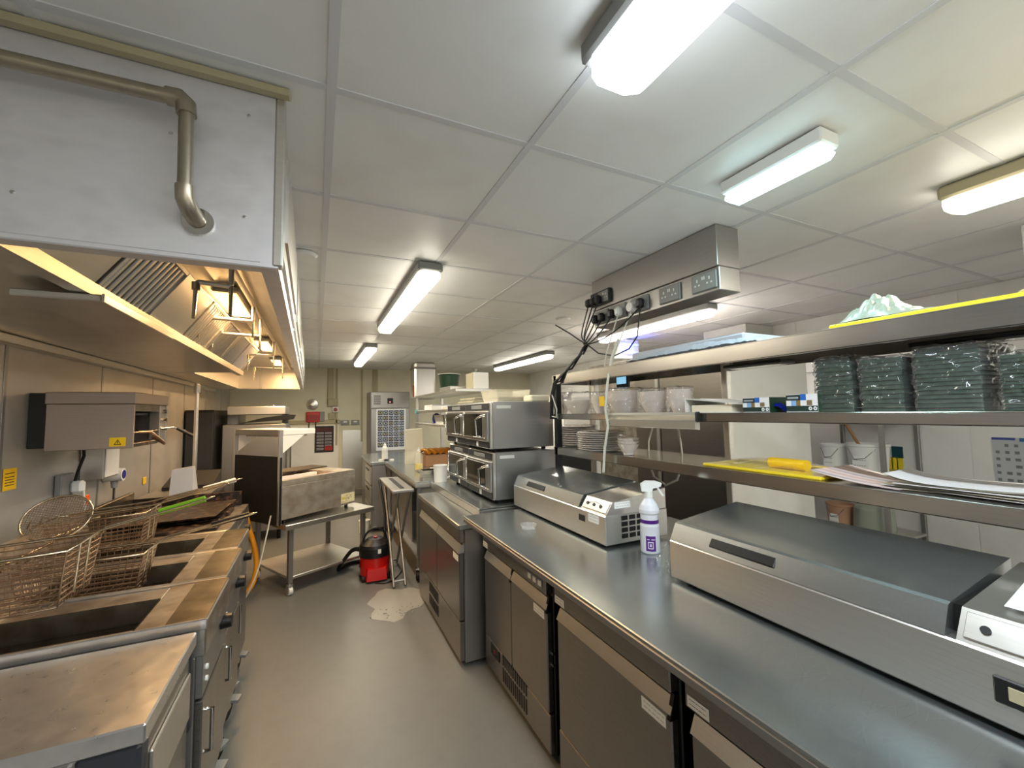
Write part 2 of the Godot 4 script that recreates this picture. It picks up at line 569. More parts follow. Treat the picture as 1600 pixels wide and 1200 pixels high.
func lamps() -> void:
	strip_light("ceiling_light", "cool white strip light above the steel worktop aisle, beside the hood", 0.645, -1.0, 0.775, 0.16, Color(0.93, 0.97, 1.0), 2.3, 9.5)
	strip_light("ceiling_light", "long warm white strip light between hood and socket box", 0.585, 2.33, 4.12, 0.13, Color(1.0, 0.97, 0.89), 2.0, 9.5)
	strip_light("ceiling_light", "warm white strip light closest to the far cream wall", 0.6, 5.35, 7.15, 0.13, Color(1.0, 0.96, 0.86), 2.2, 9.5)
	strip_light("ceiling_light", "warm strip light with visible rows of small diodes", 2.33, -0.75, 0.74, 0.13, Color(1.0, 0.97, 0.9), 2.6, 8.5, true)
	strip_light("ceiling_light", "bright strip light seen just under the hanging socket box", 2.96, 2.38, 3.87, 0.12, Color(1.0, 0.97, 0.94), 3.2, 10.5)
	strip_light("ceiling_light", "slim strip light above the far shelving and green bucket", 3.06, 5.2, 7.2, 0.13, Color(1.0, 0.97, 0.91), 2.4, 8.0)
	strip_light("ceiling_light", "strip light behind the camera over the fryer aisle", 0.6, -4.2, -2.42, 0.13, Color(0.95, 0.97, 1.0), 8.0, 12.0)
	strip_light("ceiling_light", "strip light behind the camera over the next aisle", 2.6, -4.2, -2.42, 0.13, Color(0.97, 0.97, 1.0), 6.0, 12.0)
	# small emergency light
	var t := thing("emergency_light", "small emergency light with cool bluish tube and white housing", "emergency light", Vector3(1.46, CEIL - 0.1, 0.89))
	part("housing", g().box(1.405, 1.505, CEIL - 0.05, CEIL - 0.0005, 0.71, 1.07, 0.006), M.white_plastic, t)
	part("diffuser", g().box(1.41, 1.5, CEIL - 0.085, CEIL - 0.051, 0.715, 1.065, 0.014), glow(Color(0.78, 0.97, 1.0), 4.0), t)
	area_lamp("emergency_lamp", Vector3(1.455, CEIL - 0.09, 0.89), Vector2(0.07, 0.33), Color(0.8, 0.97, 1.0), 0.35, t)

# ---- floor, walls, ceiling ----
func room() -> void:
	var x0 := -1.36
	var x1 := 4.45
	var z0 := -4.6
	var z1 := 8.55
	struct("floor", g().box(x0 - 0.15, x1 + 0.15, -0.12, 0.0, z0 - 0.15, z1 + 0.15), M.floor, "grey beige speckled vinyl floor")
	var c := struct("ceiling", g().box(x0 - 0.15, x1 + 0.15, CEIL + 0.03, CEIL + 0.15, z0 - 0.15, z1 + 0.15), M.tile, "suspended ceiling of square white tiles")
	# tiles and bars on the 0.6 m grid
	var gx := []
	var k := -4
	while 0.0251 + 0.6 * k < x1:
		gx.append(0.0251 + 0.6 * k)
		k += 1
	var gz := []
	k = -11
	while 1.1697 + 0.6 * k < z1 + 0.6:
		gz.append(1.1697 + 0.6 * k)
		k += 1
	for a in gx:
		for b in gz:
			var xa := maxf(a, x0)
			var xb := minf(a + 0.6, x1)
			var za := maxf(b, z0)
			var zb := minf(b + 0.6, z1)
			if xb - xa > 0.03 and zb - za > 0.03:
				part("tile", g().box(xa + 0.004, xb - 0.004, CEIL + 0.003 + rng.randf() * 0.0015, CEIL + 0.02, za + 0.004, zb - 0.004), M.tile, c)
	var bars := g()
	for a in gx:
		if a > x0:
			bars.box(a - 0.012, a + 0.012, CEIL, CEIL + 0.02, z0, z1)
	for b in gz:
		if b > z0 and b < z1:
			bars.box(x0, x1, CEIL + 0.0008, CEIL + 0.02, b - 0.012, b + 0.012)
	part("grid_bar", bars, M.grid, c)
	# left wall: steel sheets about a metre wide with cover strips
	var wl := struct("wall_left", g().box(x0 - 0.15, x0 - 0.006, 0, CEIL + 0.03, z0 - 0.15, z1 + 0.15), M.steel_wall, "stainless steel clad wall behind the fryers")
	var z := -4.16
	while z < 8.5:
		part("panel", g().box(x0 - 0.006, x0, 0.0, CEIL, z + 0.003, minf(z + 0.994, 8.54), 0.001), M.steel_wall, wl)
		part("joint_strip", g().box(x0, x0 + 0.003, 0.0, CEIL, z - 0.012, z + 0.012, 0.001), M.steel_dark, wl)
		z += 1.0
	# far wall
	var wb := struct("wall_back", g().box(x0 - 0.15, x1 + 0.15, 0, CEIL + 0.03, z1, z1 + 0.15), M.cream, "cream painted wall at the far end with conduits")
	part("skirting", g().box(x0, x1, 0.0, 0.11, z1 - 0.02, z1, 0.008), M.grey_skirt, wb)
	for q in [[512.0, 521.0], [525.0, 528.0], [564.0, 567.0], [582.0, 590.0]]:
		var a: Vector3 = onz(q[0], 600, z1)
		var b: Vector3 = onz(q[1], 600, z1)
		part("conduit", g().box(a.x, b.x, 1.72 if q[0] < 520 else (0.95 if q[0] < 530 else 1.0), CEIL, z1 - 0.03, z1, 0.005), M.trim, wb)
	# steel sheet and pale board fixed to the far wall
	var s0 := onz(535, 672, z1)
	var s1 := onz(566, 762, z1)
	part("steel_sheet", g().box(s0.x, s1.x, s1.y, s0.y, z1 - 0.012, z1, 0.003), M.steel, wb)
	s0 = onz(452, 666, z1)
	s1 = onz(528, 760, z1)
	part("board", g().box(s0.x, s1.x, 0.12, s0.y, z1 - 0.02, z1, 0.006), M.wall_white, wb)
	part("rail", g().box(s0.x - 0.05, s1.x + 0.03, s0.y + 0.03, s0.y + 0.1, z1 - 0.03, z1, 0.006), M.trim, wb)
	# right wall with white boards, and the wall behind the camera
	var wr := struct("wall_right", g().box(x1 + 0.004, x1 + 0.15, 0, CEIL + 0.03, z0 - 0.15, z1 + 0.15), M.wall_white, "white clad wall beyond the shelving")
	z = -4.6
	while z < 8.5:
		part("panel", g().box(x1, x1 + 0.004, 0.0, CEIL, z + 0.002, minf(z + 1.196, 8.54), 0.001), M.wall_white, wr)
		z += 1.2
	struct("wall_front", g().box(x0 - 0.15, x1 + 0.15, 0, CEIL + 0.03, z0 - 0.15, z0), M.cream, "cream wall behind the camera")
	# boxed column on the right wall and the near pillar
	struct("wall_column", g().box(4.0, x1 - 0.0005, 0, CEIL, 2.83, 3.35, 0.004), M.wall_grey, "boxed grey column against the right wall")
	struct("wall_pillar", g().box(3.13, 3.55, 0, CEIL, 0.2, 0.744, 0.004), M.wall_white, "white pillar by the right aisle")
	# small ceiling details
	for q in [[880.0, 498.0, "round flush ceiling vent above the cable bundle"], [475.0, 397.0, "small round flush vent beside the hood"]]:
		var p := ony(q[0], q[1], CEIL)
		solo("ceiling_vent", g().cyl(Vector3(p.x, CEIL, p.z), Vector3(p.x, CEIL - 0.012, p.z), 0.07, 0.055, 24), M.tile, q[2], "vent")
	for q in [[742.0, 577.0, "small detector on the ceiling above the cream box"], [866.0, 580.0, "small detector on the ceiling behind the cables"]]:
		var p := ony(q[0], q[1], CEIL)
		var t := thing("smoke_detector", q[2], "smoke detector", Vector3(p.x, CEIL - 0.05, p.z))
		part("base", g().cyl(Vector3(p.x, CEIL, p.z), Vector3(p.x, CEIL - 0.02, p.z), 0.055, -1.0, 20), M.white_plastic, t)
		part("sensor", g().cyl(Vector3(p.x, CEIL - 0.02, p.z), Vector3(p.x, CEIL - 0.05, p.z), 0.04, 0.028, 20), M.white_plastic, t)

# ---- extraction hood over the left line ----
func hood() -> void:
	var hb := 1.92
	var zn := 1.24
	var zf := 7.15
	var xw := -1.355
	var fx := func(z: float) -> float: return -0.10 - 0.09 * (z - zn) / (zf - zn)
	var t := thing("extraction_hood", "large stainless extraction hood hanging from ceiling along the left wall", "extraction hood", Vector3(-0.7, hb, 4.2))
	var e := part("end_panel", g().box(xw, -0.10, hb, CEIL - 0.001, zn, zn + 0.014, 0.002), M.steel_hood, t)
	part("bottom_flange", g().box(xw, -0.10, hb - 0.012, hb + 0.002, zn + 0.001, zn + 0.05, 0.003), M.steel_hood, e)
	part("corner_post", g().box(-0.112, -0.088, hb - 0.006, CEIL - 0.002, zn - 0.004, zn + 0.03, 0.004), M.steel, e)
	var screws := [[267, 208], [389, 181], [382, 339], [20, 300]]
	for s in screws:
		var p := onz(s[0], s[1], zn)
		part("screw", g().cyl(p, p - Vector3(0, 0, 0.004), 0.0045, 0.003, 10), M.chrome, e)
	# front fascia with access panels
	var fa := g()
	fa.hexa([Vector3(fx.call(zn) - 0.012, hb, zn), Vector3(fx.call(zn), hb, zn), Vector3(fx.call(zf), hb, zf), Vector3(fx.call(zf) - 0.012, hb, zf),
		Vector3(fx.call(zn) - 0.012, CEIL - 0.001, zn), Vector3(fx.call(zn), CEIL - 0.001, zn), Vector3(fx.call(zf), CEIL - 0.001, zf), Vector3(fx.call(zf) - 0.012, CEIL - 0.001, zf)])
	var f := part("front_fascia", fa, M.steel_hood, t)
	for i in 5:
		var za := zn + 0.07 + i * 1.17
		var zb := za + 1.09
		for r in [[0.0, 0.010, hb + 0.05, CEIL - 0.05, "access_panel"], [0.06, 0.018, hb + 0.11, CEIL - 0.11, "inner_plate"]]:
			var a: float = za + r[0]
			var b: float = zb - r[0]
			var p := g()
			p.hexa([Vector3(fx.call(a), r[2], a), Vector3(fx.call(a) + r[1], r[2], a), Vector3(fx.call(b) + r[1], r[2], b), Vector3(fx.call(b), r[2], b),
				Vector3(fx.call(a), r[3], a), Vector3(fx.call(a) + r[1], r[3], a), Vector3(fx.call(b) + r[1], r[3], b), Vector3(fx.call(b), r[3], b)])
			part(r[4], p, M.steel, f)
	part("fascia_lip", g().hexa([Vector3(-0.14, hb - 0.01, zn), Vector3(-0.098, hb - 0.01, zn), Vector3(fx.call(zf) + 0.002, hb - 0.01, zf), Vector3(fx.call(zf) - 0.04, hb - 0.01, zf),
		Vector3(-0.14, hb + 0.004, zn), Vector3(-0.098, hb + 0.004, zn), Vector3(fx.call(zf) + 0.002, hb + 0.004, zf), Vector3(fx.call(zf) - 0.04, hb + 0.004, zf)]), M.steel_hood, f)
	part("far_end_panel", g().box(xw, fx.call(zf) - 0.001, hb, CEIL - 0.001, zf, zf + 0.014), M.steel_hood, t)
	part("ceiling_trim", g().box(xw, -0.075, CEIL - 0.02, CEIL - 0.0003, zn - 0.03, zn - 0.002, 0.003), M.trim, t)
	# rear plenum, filter slope and roof liner
	part("plenum", g().ext([Vector2(xw, hb + 0.005), Vector2(-0.69, hb + 0.02), Vector2(-0.545, 2.17), Vector2(-0.50, 2.24), Vector2(-0.50, CEIL - 0.002), Vector2(xw, CEIL - 0.002)], 2, zn + 0.016, 4.72), M.steel, t)
	part("roof_liner", g().box(-0.505, -0.118, 2.24, 2.25, zn + 0.016, 4.72), M.steel, t)
	part("far_roof_liner", g().box(xw, -0.2, 2.24, 2.25, 4.721, zf - 0.002), M.steel, t)
	part("far_liner", g().box(-0.74, fx.call(zf) - 0.014, hb + 0.004, 2.239, zf - 0.012, zf - 0.001), M.steel, t)
	part("far_side_plate", g().box(xw, -0.77, hb + 0.01, 2.239, zf - 0.02, zf - 0.001), M.steel, t)
	part("far_back_liner", g().box(xw, -1.03, hb + 0.006, 2.239, 4.722, zf - 0.021), M.steel, t)
	part("far_post", g().box(-0.77, -0.74, hb + 0.002, 2.239, zf - 0.03, zf - 0.001, 0.003), M.steel, t)
	part("inner_liner", g().hexa([Vector3(fx.call(zn) - 0.02, hb + 0.006, zn + 0.02), Vector3(fx.call(zn) - 0.0125, hb + 0.006, zn + 0.02), Vector3(fx.call(zf) - 0.0125, hb + 0.006, zf - 0.03), Vector3(fx.call(zf) - 0.02, hb + 0.006, zf - 0.03), Vector3(fx.call(zn) - 0.02, 2.238, zn + 0.02), Vector3(fx.call(zn) - 0.0125, 2.238, zn + 0.02), Vector3(fx.call(zf) - 0.0125, 2.238, zf - 0.03), Vector3(fx.call(zf) - 0.02, 2.238, zf - 0.03)]), M.hood_mirror, t)
	part("gutter", g().ext([Vector2(-0.695, hb - 0.006), Vector2(-0.652, hb - 0.006), Vector2(-0.647, hb + 0.034), Vector2(-0.653, hb + 0.034), Vector2(-0.66, hb + 0.004), Vector2(-0.695, hb + 0.004)], 2, zn + 0.02, 4.74), M.steel, t)
	var gd := part("grease_drawer", g().box(-0.83, -0.62, hb - 0.03, hb - 0.008, 1.72, 2.42, 0.004), M.steel, t)
	part("drawer_front", g().box(-0.6195, -0.612, hb - 0.034, hb - 0.006, 1.715, 2.425, 0.002), M.steel, gd)
	part("rear_rail", g().box(xw, xw + 0.05, hb - 0.04, hb + 0.004, zn + 0.02, zf, 0.004), M.steel, t)
	var s := Vector3(0.157, 0.23, 0).normalized()
	var n := Vector3(s.y, -s.x, 0)
	var slope := 0.278
	var z := zn + 0.06
	var kinds := [0, 1, 0, 1, 1, 1, 1]
	for i in kinds.size():
		var w := 0.475
		var q := g()
		q.T = Transform3D(Basis(Vector3(0, 0, 1), s, n), Vector3(-0.69, hb + 0.02, z) + n * 0.001)
		if kinds[i] == 1:
			q.box(0.0, w, 0.0, slope, 0.0, 0.006)
			for b in [[0.0, 0.018], [w - 0.018, w]]:
				q.box(b[0], b[1], 0.0, slope, 0.0, 0.02, 0.002)
			q.box(0, w, 0, 0.018, 0, 0.019, 0.002)
			q.box(0, w, slope - 0.018, slope, 0, 0.019, 0.002)
			for k in 10:
				var a := 0.03 + k * (w - 0.06) / 10.0
				q.box(a, a + 0.022, 0.018, slope - 0.018, 0.006, 0.017, 0.004)
			part("baffle_filter", q, M.steel, t)
		else:
			q.box(0.0, w, 0.0, slope, 0.0, 0.014, 0.003)
			part("blank_plate", q, M.steel, t)
		z += 0.485
	# lamps inside the hood
	for za in [2.68, 4.35, 5.75]:
		var b := part("light_fitting", g().box(-0.53, -0.4, 2.2, 2.239, za, za + 0.62, 0.01), M.steel_dark, t)
		part("lamp_glass", g().box(-0.515, -0.415, 2.186, 2.2, za + 0.03, za + 0.59, 0.006), glow(Color(1.0, 0.77, 0.45), 5.0), b)
		area_lamp("hood_lamp", Vector3(-0.465, 2.18, za + 0.31), Vector2(0.09, 0.5), Color(1.0, 0.8, 0.55), 1.6, t)
	part("conduit", g().tube([Vector3(-0.36, 2.2, 1.9), Vector3(-0.36, 2.2, 6.9)], 0.014, 10), M.steel, t)
	# suppression pipes with nozzles
	for a in [[2.22, -0.36, 2.11, 0.14], [2.95, -0.50, 2.10, 0.1], [3.3, -0.50, 2.07, 0.09], [4.3, -0.42, 2.06, 0.12], [5.4, -0.5, 2.06, 0.12]]:
		var za: float = a[0]
		var p := part("suppression_pipe", g().tube([Vector3(-0.36, 2.2, za), Vector3(-0.36, a[2] + 0.01, za), Vector3(-0.365, a[2], za), Vector3(a[1] - 0.12, a[2] + 0.006, za), Vector3(a[1] - 0.128, a[2], za), Vector3(a[1] - 0.13, a[2] - 0.02, za)], 0.011, 10), M.steel, t)
		part("nozzle", g().cyl(Vector3(a[1] - 0.13, a[2] - 0.018, za), Vector3(a[1] - 0.135, a[2] - 0.018 - a[3], za), 0.009, 0.007, 10), M.chrome, p)
		part("collar", g().cyl(Vector3(a[1] - 0.13, a[2] - 0.03, za), Vector3(a[1] - 0.13, a[2] + 0.004, za), 0.016, -1.0, 12), M.wire_bright, p)
		part("nozzle", g().cyl(Vector3(-0.36, a[2], za), Vector3(-0.36, a[2] - a[3], za), 0.009, 0.007, 10), M.chrome, p)
	# gas pipe on the near end panel
	var pt := thing("steel_pipe", "bent steel pipe running across the hood end panel", "pipe", Vector3(-0.29, 2.0, 1.2))
	var zq := 1.19
	part("run", g().tube([Vector3(-1.34, 2.262, zq), Vector3(-0.32, 2.279, zq)], 0.0165, 14), M.pipe, pt)
	part("elbow", g().tube([Vector3(-0.33, 2.279, zq), Vector3(-0.305, 2.278, zq - 0.004), Vector3(-0.293, 2.266, zq - 0.006), Vector3(-0.291, 2.24, zq - 0.006)], 0.021, 14), M.pipe, pt)
	part("drop", g().tube([Vector3(-0.291, 2.25, zq - 0.006), Vector3(-0.289, 2.055, zq - 0.006)], 0.0155, 14), M.pipe, pt)
	part("elbow", g().tube([Vector3(-0.289, 2.065, zq - 0.006), Vector3(-0.288, 2.035, zq - 0.004), Vector3(-0.282, 2.016, zq + 0.012), Vector3(-0.274, 2.004, zq + 0.045)], 0.02, 14), M.pipe, pt)
	part("flange", g().cyl(Vector3(-0.273, 2.003, zq + 0.042), Vector3(-0.273, 2.003, zq + 0.05), 0.034, -1.0, 24), M.chrome, pt)

# ---- castor with fork, wheel and brake pedal ----
func caster(t: Node3D, x: float, z: float, turn := 0.0, brake := false, r := 0.055) -> void:
	var k := Transform3D(Basis(Vector3.UP, turn), Vector3(x, 0, z))
	var a := g()
	a.T = k
	a.cyl(Vector3(0, r * 2 + 0.03, 0), Vector3(0, r * 2 + 0.012, 0), 0.03, -1.0, 16)
	a.box(-0.02, -0.015, r * 0.8, r * 2 + 0.014, -0.028, 0.028, 0.002)
	a.box(0.015, 0.02, r * 0.8, r * 2 + 0.014, -0.028, 0.028, 0.002)
	var c := part("caster", a, M.chrome, t)
	var w := g()
	w.T = k
	w.cyl(Vector3(-0.013, r + 0.001, 0.012), Vector3(0.013, r + 0.001, 0.012), r, -1.0, 24)
	part("wheel", w, M.rubber, c)
	if brake:
		var b := g()
		b.T = k
		b.hexa([Vector3(0.018, r * 2 - 0.012, -0.03), Vector3(0.07, r * 2 - 0.02, -0.03), Vector3(0.07, r * 2 - 0.02, 0.02), Vector3(0.018, r * 2 - 0.012, 0.02),
			Vector3(0.018, r * 2, -0.03), Vector3(0.07, r * 2 - 0.006, -0.03), Vector3(0.07, r * 2 - 0.006, 0.02), Vector3(0.018, r * 2, 0.02)])
		part("brake_pedal", b, M.grey_plastic, c)

func fryer(label: String, z0: float, z1: float, xf: float) -> void:
	var t := thing("deep_fryer", label, "deep fryer", Vector3(xf - 0.38, 0, (z0 + z1) / 2), 0.0, "deep fryers in the left line")
	var xb := xf - 0.8
	var h := 0.82
	part("cabinet", g().box(xb, xf - 0.03, 0.13, 0.7, z0 + 0.006, z1 - 0.006, 0.004), M.steel_dark, t)
	# top plate with an open tank
	var tx0 := xb + 0.14
	var tx1 := xf - 0.205
	var tz0 := z0 + 0.035
	var tz1 := z1 - 0.13
	var top := g()
	top.box(xb, tx0, 0.7, h, z0 + 0.004, z1 - 0.004, 0.004)
	top.box(tx1, xf, 0.7, h, z0 + 0.004, z1 - 0.004, 0.005)
	top.box(tx0, tx1, 0.7, h, z0 + 0.004, tz0, 0.003)
	top.box(tx0, tx1, 0.7, h - 0.004, tz1, z1 - 0.004, 0.003)
	var tp := part("top_plate", top, M.steel_fryer, t)
	part("front_rim", g().box(xb, xf + 0.003, h - 0.03, h + 0.006, z0 + 0.001, z0 + 0.012, 0.003), M.steel_film, tp)
	part("front_shelf", g().box(xf - 0.12, xf - 0.004, h, h + 0.003, z0 + 0.014, z1 - 0.006, 0.001), M.steel_grease_reflection, tp)  # darker than the plate: reflection of the dark hood underside put into the colour
	var tank := g()
	tank.quad(Vector3(tx0, h, tz0), Vector3(tx1, h, tz0), Vector3(tx1 - 0.02, 0.6, tz0 + 0.02), Vector3(tx0 + 0.02, 0.6, tz0 + 0.02), Vector3(0, 0, 1))
	tank.quad(Vector3(tx0, h, tz1), Vector3(tx1, h, tz1), Vector3(tx1 - 0.02, 0.6, tz1 - 0.02), Vector3(tx0 + 0.02, 0.6, tz1 - 0.02), Vector3(0, 0, -1))
	tank.quad(Vector3(tx1, h, tz0), Vector3(tx1, h, tz1), Vector3(tx1 - 0.02, 0.6, tz1 - 0.02), Vector3(tx1 - 0.02, 0.6, tz0 + 0.02), Vector3(-1, 0, 0))
	tank.quad(Vector3(tx0, h, tz0), Vector3(tx0, h, tz1), Vector3(tx0 + 0.02, 0.6, tz1 - 0.02), Vector3(tx0 + 0.02, 0.6, tz0 + 0.02), Vector3(1, 0, 0))
	part("tank", tank, M.steel_grease_reflection, t)
	part("oil", g().box(tx0 + 0.012, tx1 - 0.012, 0.6, h - 0.075, tz0 + 0.012, tz1 - 0.012), M.oil, t)
	part("splash_back", g().ext([Vector2(xb, h), Vector2(xb + 0.06, h), Vector2(xb + 0.02, h + 0.2), Vector2(xb, h + 0.2)], 2, z0 + 0.004, z1 - 0.004), M.steel_fryer, t)
	part("basket_rail", g().tube([Vector3(xb + 0.05, h + 0.15, z0 + 0.03), Vector3(xb + 0.1, h + 0.16, z0 + 0.05), Vector3(xb + 0.1, h + 0.16, z1 - 0.05), Vector3(xb + 0.05, h + 0.15, z1 - 0.03)], 0.006, 8), M.wire_bright, t)
	# front with door, control panel, knob and drain
	var fp := part("control_panel", g().box(xf - 0.03, xf - 0.008, 0.56, h - 0.03, z0 + 0.008, z1 - 0.008, 0.004), M.steel_dark, t)
	part("knob", g().cyl(Vector3(xf - 0.008, 0.685, z1 - 0.12), Vector3(xf + 0.03, 0.685, z1 - 0.12), 0.03, 0.026, 20), M.black, fp)
	for s in [[0.64, 0.06], [0.6, 0.06]]:
		part("lamp", g().cyl(Vector3(xf - 0.008, s[0], z0 + s[1]), Vector3(xf - 0.001, s[0], z0 + s[1]), 0.009, -1.0, 12), M.white_plastic, fp)
	var d := part("door", g().box(xf - 0.03, xf - 0.006, 0.15, 0.55, z0 + 0.012, z1 - 0.012, 0.004), M.steel_door, t)
	part("handle", g().tube([Vector3(xf - 0.008, 0.5, z0 + 0.05), Vector3(xf + 0.016, 0.5, z0 + 0.05), Vector3(xf + 0.016, 0.36, z0 + 0.05), Vector3(xf - 0.008, 0.36, z0 + 0.05)], 0.007, 8), M.chrome, d)
	caster(t, xf - 0.05, z0 + 0.07, 0.5, true)
	caster(t, xf - 0.05, z1 - 0.07, 0.2, true)
	caster(t, xb + 0.08, z0 + 0.07)
	caster(t, xb + 0.08, z1 - 0.07)
	var sk := g().cyl(Vector3(xf - 0.007, h - 0.02, z1 - 0.03), Vector3(xf - 0.002, h - 0.02, z1 - 0.03), 0.018, -1.0, 16)
	part("hazard_sticker", sk, M.yellow, fp)

# wire basket: length along x, width along z, flared sides, handle towards +x
func fry_basket(label: String, at: Vector3, turn: float, tilt: float, sleeve: Material, L := 0.44, W := 0.26, H := 0.19) -> void:
	var t := thing("fry_basket", label, "fry basket", at, turn, "wire fry baskets")
	t.rotation_degrees.z = tilt
	var rim := []
	var bot := []
	for c in [[-0.5, -0.5], [0.5, -0.5], [0.5, 0.5], [-0.5, 0.5]]:
		rim.append(Vector3(c[0] * L, H, c[1] * W))
		bot.append(Vector3(c[0] * L * 0.84, 0.0, c[1] * W * 0.84))
	part("rim", g().tube(rim, 0.0055, 8, true), M.wire_bright, t, true)
	var m := g()
	m.tube(bot, 0.003, 6, true)
	for i in 4:
		var j := (i + 1) % 4
		m.tube([rim[i], bot[i]], 0.003, 6)
		var nw := 9
		for k in range(1, nw):
			var f := float(k) / nw
			var a: Vector3 = bot[i].lerp(rim[i], f)
			var b: Vector3 = bot[j].lerp(rim[j], f)
			m.tube([a, b], 0.0027, 5)
		var nv := 16 if i % 2 == 0 else 10
		for k in range(1, nv):
			var f := float(k) / nv
			m.tube([rim[i].lerp(rim[j], f), bot[i].lerp(bot[j], f)], 0.0013, 4)
	for k in range(1, 12):
		m.tube([bot[0].lerp(bot[1], k / 12.0), bot[3].lerp(bot[2], k / 12.0)], 0.0015, 4)
	for k in range(1, 8):
		m.tube([bot[0].lerp(bot[3], k / 8.0), bot[1].lerp(bot[2], k / 8.0)], 0.0015, 4)
	part("wire_mesh", m, M.wire, t, true)
	var x := L / 2
	part("handle", g().tube([Vector3(x * 0.9, 0.02, -0.035), Vector3(x, H, -0.035), Vector3(x + 0.05, H + 0.035, -0.03), Vector3(x + 0.38, H + 0.1, -0.014), Vector3(x + 0.4, H + 0.103, 0.0), Vector3(x + 0.38, H + 0.1, 0.014), Vector3(x + 0.05, H + 0.035, 0.03), Vector3(x, H, 0.035), Vector3(x * 0.9, 0.02, 0.035)], 0.004, 8), M.wire_bright, t, true)
	part("handle_sleeve", g().tube([Vector3(x + 0.22, H + 0.07, -0.002), Vector3(x + 0.37, H + 0.099, -0.002)], 0.013, 10), sleeve, t, true)
	part("hook", g().tube([Vector3(-L / 2, H, -0.05), Vector3(-L / 2 - 0.03, H + 0.02, -0.05), Vector3(-L / 2 - 0.04, H - 0.01, -0.05), Vector3(-L / 2 - 0.04, H - 0.01, 0.05), Vector3(-L / 2 - 0.03, H + 0.02, 0.05), Vector3(-L / 2, H, 0.05)], 0.004, 8), M.wire_bright, t, true)

